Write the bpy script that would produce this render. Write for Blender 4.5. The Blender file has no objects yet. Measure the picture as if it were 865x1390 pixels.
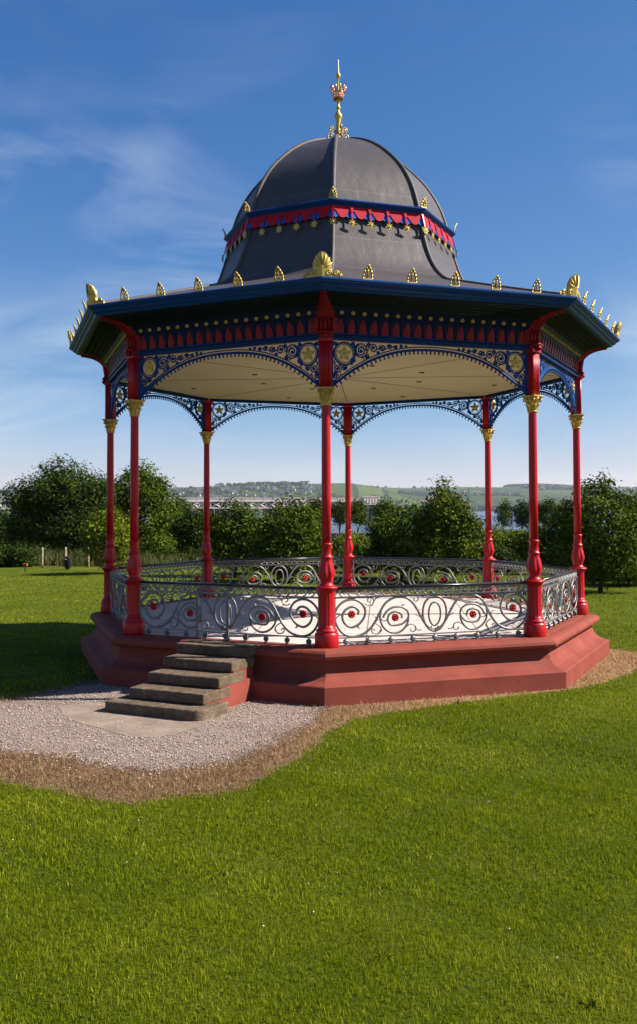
import bpy, math, random
import numpy as np
from mathutils import Vector, Matrix, noise as mnoise

random.seed(7)
rng = np.random.default_rng(7)
sc = bpy.context.scene
COL = sc.collection
PI = math.pi
R8 = math.radians(22.5)
C8, S8, T8 = math.cos(R8), math.sin(R8), math.tan(R8)
FZ = 0.76            # bandstand floor above the lawn
ROT = math.radians(-2.934)
RC = 4.535           # radius of the ring of columns
A0 = RC * C8         # its apothem
CAM = Vector((-0.1346, -18.4833, 2.0029 + FZ))


# ------------------------------------------------------------------ objects
def tag(o, label=None, cat=None, group=None, kind=None):
    if label: o['label'] = label
    if cat: o['category'] = cat
    if group: o['group'] = group
    if kind: o['kind'] = kind
    return o


def empty(name, loc, rz=0.0):
    o = bpy.data.objects.new(name, None)
    o.empty_display_size = 0.3
    o.location = loc
    o.rotation_euler = (0, 0, rz)
    COL.objects.link(o)
    return o


def copy_tree(o, parent=None):
    c = o.copy()
    COL.objects.link(c)
    if parent is not None:
        c.parent = parent
    for ch in list(o.children):
        copy_tree(ch, c)
    return c


class MB:
    """collects shapes that become ONE mesh object"""
    def __init__(self):
        self.v, self.f, self.m, self.s = [], [], [], []

    def add(self, verts, faces, mat=0, smooth=False):
        b = len(self.v)
        self.v.extend([tuple(p) for p in verts])
        for f in faces:
            self.f.append([i + b for i in f])
            self.m.append(mat)
            self.s.append(smooth)

    def box(self, c, s, mat=0, rz=0.0, bev=0.0):
        x, y, z = s[0] / 2, s[1] / 2, s[2] / 2
        if bev <= 0:
            vs = [(sx * x, sy * y, sz * z) for sz in (-1, 1) for sy in (-1, 1) for sx in (-1, 1)]
            fs = [(0, 2, 3, 1), (4, 5, 7, 6), (0, 1, 5, 4), (2, 6, 7, 3), (0, 4, 6, 2), (1, 3, 7, 5)]
        else:
            b = bev
            lay = [(-z, b), (-z + b, 0), (z - b, 0), (z, b)]
            vs = []
            for zz, i in lay:
                xx, yy = x - i, y - i
                vs += [(-xx + b, -yy, zz), (xx - b, -yy, zz), (xx, -yy + b, zz), (xx, yy - b, zz),
                       (xx - b, yy, zz), (-xx + b, yy, zz), (-xx, yy - b, zz), (-xx, -yy + b, zz)]
            fs = [tuple(range(7, -1, -1)), tuple(range(24, 32))]
            for l in range(3):
                for k in range(8):
                    k2 = (k + 1) % 8
                    fs.append((l * 8 + k, l * 8 + k2, l * 8 + 8 + k2, l * 8 + 8 + k))
        cr, sr = math.cos(rz), math.sin(rz)
        vs = [(c[0] + p[0] * cr - p[1] * sr, c[1] + p[0] * sr + p[1] * cr, c[2] + p[2]) for p in vs]
        self.add(vs, fs, mat)

    def lathe(self, prof, seg=24, mat=0, smooth=True, c=(0, 0, 0), flute=None, a0=0.0, squash=None):
        """flute(z, angle) -> factor on the radius"""
        vs, fs = [], []
        n = len(prof)
        for (r, z) in prof:
            for k in range(seg):
                a = a0 + 2 * PI * k / seg
                q = r * (flute(z, a) if flute else 1.0)
                vs.append((c[0] + q * math.cos(a), c[1] + q * math.sin(a), c[2] + z))
        for i in range(n - 1):
            for k in range(seg):
                k2 = (k + 1) % seg
                fs.append((i * seg + k, i * seg + k2, (i + 1) * seg + k2, (i + 1) * seg + k))
        if prof[0][0] > 1e-6: fs.append(tuple(range(seg - 1, -1, -1)))
        if prof[-1][0] > 1e-6: fs.append(tuple((n - 1) * seg + k for k in range(seg)))
        self.add(vs, fs, mat, smooth)

    def tube(self, pts, r, seg=6, mat=0, smooth=True, up=(0, 0, 1), sx=1.0, sy=1.0, phase=0.0, closed=False):
        """round or oval bar along pts; r number or list; sx across, sy along 'up'"""
        P = [Vector(p) for p in pts]
        n = len(P)
        rs = r if isinstance(r, (list, tuple)) else [r] * n
        vs, fs = [], []
        U0 = Vector(up)
        for i in range(n):
            if closed:
                t = P[(i + 1) % n] - P[i - 1]
            else:
                t = P[min(i + 1, n - 1)] - P[max(i - 1, 0)]
            t.normalize()
            s = t.cross(U0)
            if s.length < 1e-4:
                s = t.cross(Vector((1, 0, 0)))
            s.normalize()
            u = s.cross(t)
            for k in range(seg):
                a = phase + 2 * PI * k / seg
                vs.append(P[i] + s * (math.cos(a) * rs[i] * sx) + u * (math.sin(a) * rs[i] * sy))
        m = n if closed else n - 1
        for i in range(m):
            j = (i + 1) % n
            for k in range(seg):
                k2 = (k + 1) % seg
                fs.append((i * seg + k, i * seg + k2, j * seg + k2, j * seg + k))
        if not closed:
            fs.append(tuple(range(seg - 1, -1, -1)))
            fs.append(tuple((n - 1) * seg + k for k in range(seg)))
        self.add(vs, fs, mat, smooth)

    def prism(self, poly, t, mp, mat=0, mid=0.0):
        """poly in (u, v) given thickness t about mid, mapped by mp(u, v, w) to 3D"""
        n = len(poly)
        vs = [mp(u, v, mid + t / 2) for u, v in poly] + [mp(u, v, mid - t / 2) for u, v in poly]
        fs = [tuple(range(n)), tuple(range(2 * n - 1, n - 1, -1))]
        for i in range(n):
            j = (i + 1) % n
            fs.append((i, n + i, n + j, j))
        self.add(vs, fs, mat)

    def sphere(self, c, r, seg=10, rings=6, mat=0, s=(1, 1, 1)):
        vs, fs = [], []
        for i in range(rings + 1):
            th = PI * i / rings
            for k in range(seg):
                a = 2 * PI * k / seg
                vs.append((c[0] + s[0] * r * math.sin(th) * math.cos(a), c[1] + s[1] * r * math.sin(th) * math.sin(a), c[2] - s[2] * r * math.cos(th)))
        for i in range(rings):
            for k in range(seg):
                k2 = (k + 1) % seg
                fs.append((i * seg + k, i * seg + k2, (i + 1) * seg + k2, (i + 1) * seg + k))
        self.add(vs, fs, mat, True)

    def build(self, name, mats, parent=None, loc=(0, 0, 0), rz=0.0):
        me = bpy.data.meshes.new(name)
        me.from_pydata(self.v, [], self.f)
        for m in (mats if isinstance(mats, (list, tuple)) else [mats]):
            me.materials.append(m)
        me.polygons.foreach_set('material_index', self.m)
        me.polygons.foreach_set('use_smooth', self.s)
        me.validate()
        me.update()
        import bmesh
        bm = bmesh.new(); bm.from_mesh(me)
        bmesh.ops.recalc_face_normals(bm, faces=bm.faces)
        bm.to_mesh(me); bm.free()
        o = bpy.data.objects.new(name, me)
        COL.objects.link(o)
        o.location = loc
        o.rotation_euler = (0, 0, rz)
        if parent is not None: o.parent = parent
        return o


def np_mesh(name, V, F, mat, attr=None, parent=None, smooth=False):
    """V (n,3), F (m,k) of one face size, attr: dict of per-vertex floats"""
    me = bpy.data.meshes.new(name)
    V = np.ascontiguousarray(V, dtype=np.float32)
    F = np.ascontiguousarray(F, dtype=np.int32)
    me.vertices.add(len(V)); me.vertices.foreach_set('co', V.ravel())
    k = F.shape[1]
    me.loops.add(F.size); me.loops.foreach_set('vertex_index', F.ravel())
    me.polygons.add(len(F))
    me.polygons.foreach_set('loop_start', np.arange(0, F.size, k, dtype=np.int32))
    me.polygons.foreach_set('loop_total', np.full(len(F), k, dtype=np.int32))
    me.polygons.foreach_set('use_smooth', np.full(len(F), smooth))
    for an, av in (attr or {}).items():
        a = me.attributes.new(an, 'FLOAT', 'POINT')
        a.data.foreach_set('value', np.ascontiguousarray(av, dtype=np.float32))
    me.materials.append(mat)
    me.update(calc_edges=True)
    o = bpy.data.objects.new(name, me)
    COL.objects.link(o)
    if parent is not None: o.parent = parent
    return o


# ---------------------------------------------------------------- materials
def new_mat(name):
    m = bpy.data.materials.new(name); m.use_nodes = True
    nt = m.node_tree
    return m, nt, nt.nodes['Principled BSDF']


def N(nt, t, **kw):
    n = nt.nodes.new(t)
    for k, v in kw.items():
        if k.startswith('i_'):
            n.inputs[k[2:].replace('_', ' ')].default_value = v
        else:
            setattr(n, k, v)
    return n


def ramp(nt, fac, stops, interp='LINEAR'):
    r = nt.nodes.new('ShaderNodeValToRGB')
    r.color_ramp.interpolation = interp
    e = r.color_ramp.elements
    while len(e) > 1: e.remove(e[-1])
    e[0].position = stops[0][0]; e[0].color = (*stops[0][1], 1)
    for p, c in stops[1:]:
        q = e.new(p); q.color = (*c, 1)
    nt.links.new(fac, r.inputs[0])
    return r.outputs[0]


def noise_tex(nt, scale, detail=4, rough=.55, vec=None, dist=0.0):
    n = N(nt, 'ShaderNodeTexNoise')
    n.inputs['Scale'].default_value = scale
    n.inputs['Detail'].default_value = detail
    n.inputs['Roughness'].default_value = rough
    n.inputs['Distortion'].default_value = dist
    if vec is not None: nt.links.new(vec, n.inputs['Vector'])
    return n.outputs['Fac']


def bump(nt, bs, h, strength=.3, dist=.02):
    b = N(nt, 'ShaderNodeBump')
    b.inputs['Strength'].default_value = strength
    b.inputs['Distance'].default_value = dist
    nt.links.new(h, b.inputs['Height'])
    nt.links.new(b.outputs[0], bs.inputs['Normal'])


def mix(nt, fac, a, b, mode='MIX'):
    m = N(nt, 'ShaderNodeMix', data_type='RGBA', blend_type=mode)
    for s, v in ((m.inputs[0], fac), (m.inputs[6], a), (m.inputs[7], b)):
        if isinstance(v, (int, float)): s.default_value = v
        elif isinstance(v, tuple): s.default_value = (*v, 1)
        else: nt.links.new(v, s)
    return m.outputs[2]


def math_n(nt, op, a, b=0.0, c=None):
    m = N(nt, 'ShaderNodeMath', operation=op)
    for i, v in enumerate((a, b, c)):
        if v is None: continue
        if isinstance(v, (int, float)): m.inputs[i].default_value = v
        else: nt.links.new(v, m.inputs[i])
    return m.outputs[0]


def paint(name, col, rough=.35, metal=0.0, var=.25, scale=3.0, bstr=.05, wear=None, coat=0.0, bscale=14, spec=.10):
    m, nt, b = new_mat(name)
    tc = N(nt, 'ShaderNodeTexCoord').outputs['Object']
    n = noise_tex(nt, scale, 5, .6, tc)
    lo = tuple(c * (1 - var) for c in col); hi = tuple(min(1, c * (1 + var)) for c in col)
    c = ramp(nt, n, [(.3, lo), (.7, hi)])
    if wear:
        w = noise_tex(nt, wear[1], 8, .7, tc)
        f = ramp(nt, w, [(wear[2], (0, 0, 0)), (wear[2] + .06, (1, 1, 1))])
        c = mix(nt, f, c, wear[0])
    nt.links.new(c, b.inputs['Base Color'])
    b.inputs['Metallic'].default_value = metal
    b.inputs['Specular IOR Level'].default_value = spec
    r = noise_tex(nt, scale * 4, 3, .6, tc)
    rr = N(nt, 'ShaderNodeMapRange'); rr.inputs[3].default_value = rough * .8; rr.inputs[4].default_value = min(1, rough * 1.35)
    nt.links.new(r, rr.inputs[0]); nt.links.new(rr.outputs[0], b.inputs['Roughness'])
    b.inputs['Coat Weight'].default_value = coat
    b.inputs['Coat Roughness'].default_value = .15
    if bstr > 0:
        bump(nt, b, noise_tex(nt, bscale, 4, .6, tc), bstr, .01)
    return m


M = {}
M['red'] = paint('red_gloss_paint', (.35, .003, .008), .34, var=.06, bstr=.03, spec=.3)
M['valred'] = paint('valance_red_paint', (.36, .006, .022), .6, var=.1, bstr=.03, spec=.15)
M['deepred'] = paint('deep_red_paint', (.20, .003, .006), .45, var=.15, bstr=.04, spec=.2)
M['blue'] = paint('blue_gloss_paint', (.003, .040, .17), .38, var=.12, bstr=.03, spec=.12)
M['navy'] = paint('navy_paint', (.002, .010, .045), .45, var=.2, bstr=.05, spec=.15)
M['green'] = paint('dark_green_paint', (.0025, .010, .012), .5, var=.25, spec=.15)
M['gold'] = paint('gold_paint', (.46, .33, .085), .42, metal=.55, var=.18, bstr=.15, bscale=30, spec=.4)
M['copper'] = paint('copper_gilt', (.75, .36, .20), .28, metal=.85, var=.2, spec=.4)
M['silver'] = paint('silver_paint', (.165, .16, .163), .42, metal=.4, var=.15, bstr=.1, spec=.4)
M['black'] = paint('black_gloss_paint', (.012, .013, .02), .22, var=.1, spec=.4)
M['cream'] = paint('cream_board', (.54, .45, .32), .6, var=.05, scale=1.2, bstr=.02)
M['joint'] = paint('board_joint', (.16, .05, .03), .7)
M['terra'] = paint('terracotta_masonry_paint', (.190, .045, .032), .7, var=.16, scale=2.2, bstr=.25, bscale=26,
                   wear=((.115, .034, .026), 6.0, .62))
M['stone'] = paint('weathered_step_stone', (.145, .104, .070), .85, var=.35, scale=5, bstr=.7, bscale=22,
                   wear=((.075, .055, .036), 5.0, .60))


def stone_mat():
    m, nt, b = new_mat('weathered_step_stone')
    tc = N(nt, 'ShaderNodeTexCoord').outputs['Object']
    c = ramp(nt, noise_tex(nt, 3.5, 6, .7, tc), [(.3, (.098, .068, .046)), (.5, (.142, .104, .072)), (.7, (.20, .155, .115))])
    c = mix(nt, ramp(nt, noise_tex(nt, 11, 6, .75, tc, .6), [(.52, (0, 0, 0)), (.66, (.65, .65, .65))]), c, (.055, .041, .029))
    c = mix(nt, ramp(nt, noise_tex(nt, 7, 5, .7, tc), [(.60, (0, 0, 0)), (.70, (.6, .6, .6))]), c, (.26, .22, .17))
    c = mix(nt, .8, c, ramp(nt, noise_tex(nt, 70, 4, .7, tc), [(.3, (.45, .45, .45)), (.7, (1.3, 1.3, 1.3))]), 'MULTIPLY')
    nt.links.new(c, b.inputs['Base Color']); b.inputs['Roughness'].default_value = .92
    b.inputs['Specular IOR Level'].default_value = .08
    h = math_n(nt, 'ADD', noise_tex(nt, 14, 6, .75, tc), math_n(nt, 'MULTIPLY', noise_tex(nt, 60, 3, .7, tc), .4))
    bump(nt, b, h, .9, .03)
    return m


M['stone'] = stone_mat()
M['slab'] = paint('worn_paving_slab', (.205, .158, .126), .9, var=.22, scale=2.5, bstr=.4, bscale=40)
M['wood'] = paint('grey_weathered_wood', (.34, .27, .18), .8, var=.3, scale=9)
M['bark'] = paint('tree_bark', (.055, .040, .028), .9, var=.4, scale=9, bstr=.8, bscale=18)
M['rust'] = paint('rusty_orange_metal', (.30, .09, .035), .7, var=.3, scale=12)
M['bin'] = paint('black_bin_plastic', (.012, .013, .018), .4)
M['white'] = paint('white_plaster', (.75, .73, .68), .8, var=.1)
M['slate'] = paint('slate_roof', (.09, .085, .09), .7, var=.2)
M['bridge'] = paint('pale_painted_steel', (.46, .40, .365), .6, var=.12, scale=.1)
M['pier'] = paint('dark_pier_masonry', (.045, .045, .06), .8, var=.3, scale=.2)
M['mast'] = paint('green_navigation_mast', (.02, .16, .11), .5)
M['wall'] = paint('river_wall_stone', (.13, .12, .115), .9, var=.3, scale=.8, bstr=.5)
M['asphalt'] = paint('asphalt', (.06, .058, .057), .9, var=.2, scale=1.2, bstr=.3, bscale=60)
M['glass'] = paint('dark_window_glass', (.02, .025, .03), .08, spec=.4)
M['carwhite'] = paint('white_car_paint', (.72, .73, .75), .25, coat=.4, spec=.4)
M['tyre'] = paint('tyre_rubber', (.02, .02, .02), .8)


def lead_mat():
    m, nt, b = new_mat('lead_roof_sheet')
    tc = N(nt, 'ShaderNodeTexCoord').outputs['Object']
    n = noise_tex(nt, 1.6, 6, .65, tc)
    c = ramp(nt, n, [(.3, (.052, .045, .048)), (.55, (.060, .052, .055)), (.75, (.070, .061, .063))])
    sp = N(nt, 'ShaderNodeSeparateXYZ'); nt.links.new(tc, sp.inputs[0])
    mp = N(nt, 'ShaderNodeMapping'); mp.inputs['Scale'].default_value = (3.5, 3.5, .35); nt.links.new(tc, mp.inputs[0])
    st = noise_tex(nt, 3.0, 4, .6, mp.outputs[0])
    c = mix(nt, ramp(nt, st, [(.45, (0, 0, 0)), (.8, (.3, .3, .3))]), c, (.095, .086, .086))
    wob = math_n(nt, 'MULTIPLY', noise_tex(nt, 26, 3, .7, tc), .055)
    z = math_n(nt, 'ADD', sp.outputs[2], wob)
    # horizontal lapped seams at three heights, vertical joints between sheets
    seams = None
    for zz in (8.87, 7.62, 6.72, 6.13):
        d = math_n(nt, 'ABSOLUTE', math_n(nt, 'SUBTRACT', z, zz))
        s = math_n(nt, 'LESS_THAN', d, .010)
        seams = s if seams is None else math_n(nt, 'MAXIMUM', seams, s)
    xf = math_n(nt, 'ABSOLUTE', math_n(nt, 'SUBTRACT', math_n(nt, 'FRACT', math_n(nt, 'MULTIPLY', math_n(nt, 'ADD', sp.outputs[0], 9.03), 1.9)), .5))
    vs = math_n(nt, 'LESS_THAN', xf, .008)
    c = mix(nt, math_n(nt, 'MULTIPLY', math_n(nt, 'MULTIPLY', seams, noise_tex(nt, 7, 3, .6, tc)), .6), c, (.13, .12, .118))
    c = mix(nt, math_n(nt, 'MULTIPLY', vs, .35), c, (.03, .028, .03))
    nt.links.new(c, b.inputs['Base Color'])
    b.inputs['Metallic'].default_value = .1
    b.inputs['Roughness'].default_value = .47
    b.inputs['Specular IOR Level'].default_value = .35
    b.inputs['Metallic'].default_value = .15
    h = math_n(nt, 'ADD', math_n(nt, 'ADD', math_n(nt, 'MULTIPLY', seams, .7), vs), math_n(nt, 'MULTIPLY', noise_tex(nt, 4.5, 3, .5, tc), 1.6))
    bump(nt, b, h, .22, .02)
    return m


M['lead'] = lead_mat()
M['leadrib'] = paint('lead_rib_roll', (.085, .075, .076), .5, metal=.15, var=.15, scale=5, bstr=.2)


def floor_mat():
    m, nt, b = new_mat('pale_concrete_floor')
    tc = N(nt, 'ShaderNodeTexCoord').outputs['Object']
    n = noise_tex(nt, 1.3, 6, .65, tc)
    c = ramp(nt, n, [(.3, (.41, .35, .32)), (.7, (.50, .44, .405))])
    st = noise_tex(nt, 6, 5, .7, tc)
    c = mix(nt, ramp(nt, st, [(.55, (0, 0, 0)), (.75, (.35, .35, .35))]), c, (.44, .38, .34))
    sp = N(nt, 'ShaderNodeSeparateXYZ'); nt.links.new(tc, sp.inputs[0])
    line = None
    for ax in (0, 1):
        f = math_n(nt, 'ABSOLUTE', math_n(nt, 'SUBTRACT', math_n(nt, 'FRACT', math_n(nt, 'MULTIPLY', math_n(nt, 'ADD', sp.outputs[ax], 20.35), .55)), .5))
        l = math_n(nt, 'LESS_THAN', f, .007)
        line = l if line is None else math_n(nt, 'MAXIMUM', line, l)
    c = mix(nt, line, c, (.18, .16, .15))
    nt.links.new(c, b.inputs['Base Color'])
    b.inputs['Roughness'].default_value = .8
    bump(nt, b, noise_tex(nt, 60, 3, .6, tc), .15, .01)
    b.inputs['Specular IOR Level'].default_value = .08
    return m


M['floor'] = floor_mat()


def turf_colour(nt, tc):
    n = noise_tex(nt, .55, 6, .65, tc)
    f = noise_tex(nt, 22, 5, .75, tc)
    mp = N(nt, 'ShaderNodeMapping'); mp.inputs['Scale'].default_value = (.06, .35, 1); nt.links.new(tc, mp.inputs[0])
    s = noise_tex(nt, 1.0, 4, .6, mp.outputs[0])
    c = ramp(nt, n, [(.30, (.045, .066, .002)), (.5, (.078, .105, .003)), (.72, (.125, .138, .006))])  # ground tone lowered to paint in deeper shade between the grass blades
    c = mix(nt, ramp(nt, s, [(.4, (0, 0, 0)), (.7, (.6, .6, .6))]), c, (.130, .145, .008))
    return mix(nt, .75, c, ramp(nt, f, [(.3, (.25, .25, .25)), (.55, (.85, .85, .85)), (.8, (1.25, 1.25, 1.2))]), 'MULTIPLY'), f


def lawn_mat():
    m, nt, b = new_mat('lawn_turf')
    tc = N(nt, 'ShaderNodeTexCoord').outputs['Object']
    c, f = turf_colour(nt, tc)
    nt.links.new(c, b.inputs['Base Color']); b.inputs['Roughness'].default_value = .9
    b.inputs['Specular IOR Level'].default_value = .1
    bump(nt, b, f, 1.0, .06)
    return m


M['lawn'] = lawn_mat()


def worn_mat():
    m, nt, b = new_mat('gravel_soil_and_turf')
    tc = N(nt, 'ShaderNodeTexCoord').outputs['Object']
    turf, f = turf_colour(nt, tc)
    # gravel: stones of two sizes, trodden paler and dirtier patches
    v = N(nt, 'ShaderNodeTexVoronoi'); v.inputs['Scale'].default_value = 78; nt.links.new(tc, v.inputs['Vector'])
    n = noise_tex(nt, 120, 2, .6, tc)
    g = ramp(nt, v.outputs['Color'], [(.0, (.135, .096, .080)), (.35, (.285, .212, .180)), (.7, (.375, .290, .248)), (1, (.49, .405, .36))])
    big = noise_tex(nt, 1.3, 6, .65, tc)
    g = mix(nt, ramp(nt, big, [(.45, (0, 0, 0)), (.75, (.6, .6, .6))]), g, (.20, .135, .095))
    # dead grass over soil
    d1 = noise_tex(nt, 30, 6, .78, tc, .5)
    d2 = noise_tex(nt, 2.2, 5, .65, tc)
    d = ramp(nt, d1, [(.30, (.055, .030, .018)), (.48, (.165, .098, .056)), (.62, (.27, .170, .100)), (.78, (.40, .28, .17))])
    sx_ = N(nt, 'ShaderNodeSeparateXYZ'); nt.links.new(tc, sx_.inputs[0])
    straw = ramp(nt, math_n(nt, 'MULTIPLY', math_n(nt, 'ADD', sx_.outputs[0], 1.0), .4), [(0, (1, 1, 1)), (1, (1.75, 1.70, 1.6))])
    d = mix(nt, 1.0, d, straw, 'MULTIPLY')
    d = mix(nt, ramp(nt, d2, [(.42, (0, 0, 0)), (.68, (.7, .7, .7))]), d, mix(nt, 1.0, d, (.62, .52, .46), 'MULTIPLY'))
    e1 = noise_tex(nt, 5, 6, .7, tc); e2 = noise_tex(nt, 38, 4, .75, tc)
    wob = math_n(nt, 'ADD', math_n(nt, 'MULTIPLY', math_n(nt, 'SUBTRACT', e1, .5), 1.1), math_n(nt, 'MULTIPLY', math_n(nt, 'SUBTRACT', e2, .5), 1.3))
    ag = N(nt, 'ShaderNodeAttribute', attribute_name='gravel').outputs['Fac']
    ad = N(nt, 'ShaderNodeAttribute', attribute_name='dry').outputs['Fac']
    mg = ramp(nt, math_n(nt, 'ADD', ag, wob), [(.50, (0, 0, 0)), (.72, (1, 1, 1))])
    md = ramp(nt, math_n(nt, 'ADD', ad, math_n(nt, 'MULTIPLY', wob, .8)), [(.36, (0, 0, 0)), (.56, (1, 1, 1))])
    c = mix(nt, mg, mix(nt, md, turf, d), g)
    nt.links.new(c, b.inputs['Base Color']); b.inputs['Roughness'].default_value = .95
    b.inputs['Specular IOR Level'].default_value = .06
    hg = math_n(nt, 'SUBTRACT', math_n(nt, 'MULTIPLY', n, .4), v.outputs['Distance'])
    h = N(nt, 'ShaderNodeMix', data_type='FLOAT')
    nt.links.new(mg, h.inputs[0]); nt.links.new(math_n(nt, 'MULTIPLY', d1, 2.0), h.inputs[2]); nt.links.new(hg, h.inputs[3])
    bump(nt, b, h.outputs[0], .9, .03)
    return m


M['worn'] = worn_mat()


def leaf_mat(name, dark, mid, light, trans=.35, spec=.25):
    """two tones run through the 'tint' each leaf carries; leaves let some light through"""
    m = bpy.data.materials.new(name); m.use_nodes = True
    nt = m.node_tree; nt.nodes.clear()
    at = N(nt, 'ShaderNodeAttribute', attribute_name='tint').outputs['Fac']
    c = ramp(nt, at, [(0, dark), (.5, mid), (1, light)])
    p = N(nt, 'ShaderNodeBsdfPrincipled'); p.inputs['Roughness'].default_value = .5; p.inputs['Specular IOR Level'].default_value = spec
    nt.links.new(c, p.inputs['Base Color'])
    t = N(nt, 'ShaderNodeBsdfTranslucent')
    nt.links.new(mix(nt, 1.0, c, (1.15, 1.25, .55), 'MULTIPLY'), t.inputs['Color'])
    ms = N(nt, 'ShaderNodeMixShader'); ms.inputs[0].default_value = trans
    nt.links.new(p.outputs[0], ms.inputs[1]); nt.links.new(t.outputs[0], ms.inputs[2])
    o = N(nt, 'ShaderNodeOutputMaterial'); nt.links.new(ms.outputs[0], o.inputs[0])
    return m


M['grass'] = leaf_mat('grass_blades', (.052, .080, .002), (.148, .192, .004), (.31, .31, .03), .30, .02)
M['straw'] = leaf_mat('straw_blades', (.10, .058, .030), (.23, .138, .075), (.42, .28, .16), .15, .1)
M['leaf'] = leaf_mat('tree_leaves', (.014, .026, .003), (.050, .074, .005), (.135, .160, .013), .13, .03)
M['leafdark'] = leaf_mat('dark_tree_leaves', (.007, .014, .003), (.024, .041, .005), (.068, .092, .010), .11, .03)
M['leafyel'] = leaf_mat('yellow_green_leaves', (.04, .060, .004), (.11, .135, .008), (.21, .22, .018), .22, .05)
M['scrub'] = leaf_mat('dry_scrub_leaves', (.030, .038, .012), (.062, .066, .022), (.15, .125, .06), .15, .05)
M['farwood'] = leaf_mat('far_wood_leaves', (.012, .026, .012), (.022, .042, .018), (.035, .062, .024), .1)


# =========================================================== the bandstand
band = empty('bandstand', (0, 0, 0), ROT)
tag(band, 'octagonal bandstand with red columns, blue ironwork, grey lead dome and terracotta plinth on the lawn', 'bandstand')


def part(mb, name, mats, rz=0.0):
    return mb.build(name, mats, band, (0, 0, FZ), rz)


def side_rz(k): return R8 + k * PI / 4
def vert_rz(k): return k * PI / 4


def ring8(o, first, n=8):
    """copies of a part (with its sub-parts) at the other sides or corners"""
    out = [o]
    for k in range(1, n):
        c = copy_tree(o, band)
        c.rotation_euler = (0, 0, first + k * PI / 4)
        out.append(c)
    return out


def octa(mb, prof, mat=0):
    """octagonal ring with sharp mitred corners; prof (corner radius, z)"""
    mb.lathe(prof, 8, mat, False, a0=-PI / 2)


def fm(a):   # a plane parallel to a side at apothem a: u along, v up, w outward
    return lambda u, v, w=0.0: (u, -a - w, v)


# plinth, floor
mb = MB()
octa(mb, [(4.0, -.004), (4.66, -.004), (4.665, -.016), (4.69, -.016), (4.70, -.002), (4.82, -.004), (4.885, -.022), (4.92, -.055), (4.934, -.095), (4.92, -.135),
          (4.87, -.158), (4.80, -.168), (4.785, -.20), (4.79, -.255), (4.815, -.325), (4.865, -.39), (4.94, -.44), (5.03, -.470),
          (5.085, -.482), (5.105, -.498), (5.105, -.9)])
part(mb, 'plinth', M['terra'])
mb = MB()
octa(mb, [(4.47, -.03), (4.47, .002), (4.46, .006)])
part(mb, 'floor', M['floor'])

# columns -------------------------------------------------------------
def flutes(z, a):
    if .30 < z < .80:
        e = min(1, (z - .30) / .03, (.80 - z) / .03)
        return 1 - .075 * e * (0.5 + .5 * math.cos(14 * a))
    return 1


def vase(z, a):
    if .93 < z < 1.27:
        e = math.sin(PI * (z - .93) / .34)
        return 1 + .085 * e * math.cos(8 * a + 5 * (z - .93)) + .03 * e * math.cos(16 * a - 40 * z)
    return 1


def at_corner(mb_c): return mb_c


CP = (0, -RC, 0)
mb = MB()   # pedestal and vase
prof = [(.172, 0), (.176, .012), (.176, .185), (.168, .20), (.152, .208), (.155, .222), (.160, .235), (.150, .252), (.135, .262), (.128, .278),
        (.128, .292), (.118, .300), (.118, .33), (.117, .78), (.117, .80), (.126, .808), (.130, .822), (.140, .835), (.162, .850), (.166, .862), (.160, .874), (.138, .884)]
mb.lathe([(r, z) for r, z in prof], 84, 0, True, CP, flutes)
prof = [(.135, .882), (.100, .905), (.085, .93), (.088, .95), (.098, .98), (.110, 1.03), (.115, 1.07), (.112, 1.11), (.100, 1.17), (.086, 1.23), (.080, 1.27),
        (.084, 1.285), (.095, 1.295), (.097, 1.305), (.088, 1.318), (.076, 1.33), (.074, 1.36), (.073, 1.47), (.082, 1.480), (.086, 1.492), (.081, 1.505), (.069, 1.515)]
mb.lathe(prof, 64, 0, True, CP, vase)
column_ped = mb
mb = MB()
mb.lathe([(.068, 1.50), (.0685, 2.2), (.067, 2.9), (.064, 3.50), (.062, 3.6)], 28, 0, True, CP)
# upper post carrying the eaves: reeded square post
s = .088
mb.box((0, -RC, 4.15), (2 * s * .86, 2 * s * .86, .74), rz=PI / 4 * 0)
for i in range(-2, 3):
    mb.tube([(i * .032, -RC - s * .86, 3.80), (i * .032, -RC - s * .86, 4.50)], .015, 8)
    mb.tube([(i * .032, -RC + s * .86, 3.80), (i * .032, -RC + s * .86, 4.50)], .015, 8)
    for sx in (-1, 1):
        mb.tube([(sx * s * .86, -RC + i * .032, 3.80), (sx * s * .86, -RC + i * .032, 4.50)], .015, 8)
mb.box((0, -RC, 4.495), (.22, .22, .05), bev=.008)
col0 = part(mb, 'column', M['red'])
ped0 = column_ped.build('pedestal', M['red'], col0)
mb = MB()   # gilded leafy capital
def bell(z, a): return 1 + .05 * math.cos(8 * a) * max(0, min(1, (z - 3.56) / .1))
mb.lathe([(.072, 3.525), (.080, 3.535), (.080, 3.55), (.072, 3.56), (.074, 3.60), (.082, 3.67), (.100, 3.73), (.12, 3.762)], 48, 0, True, CP, bell)
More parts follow.
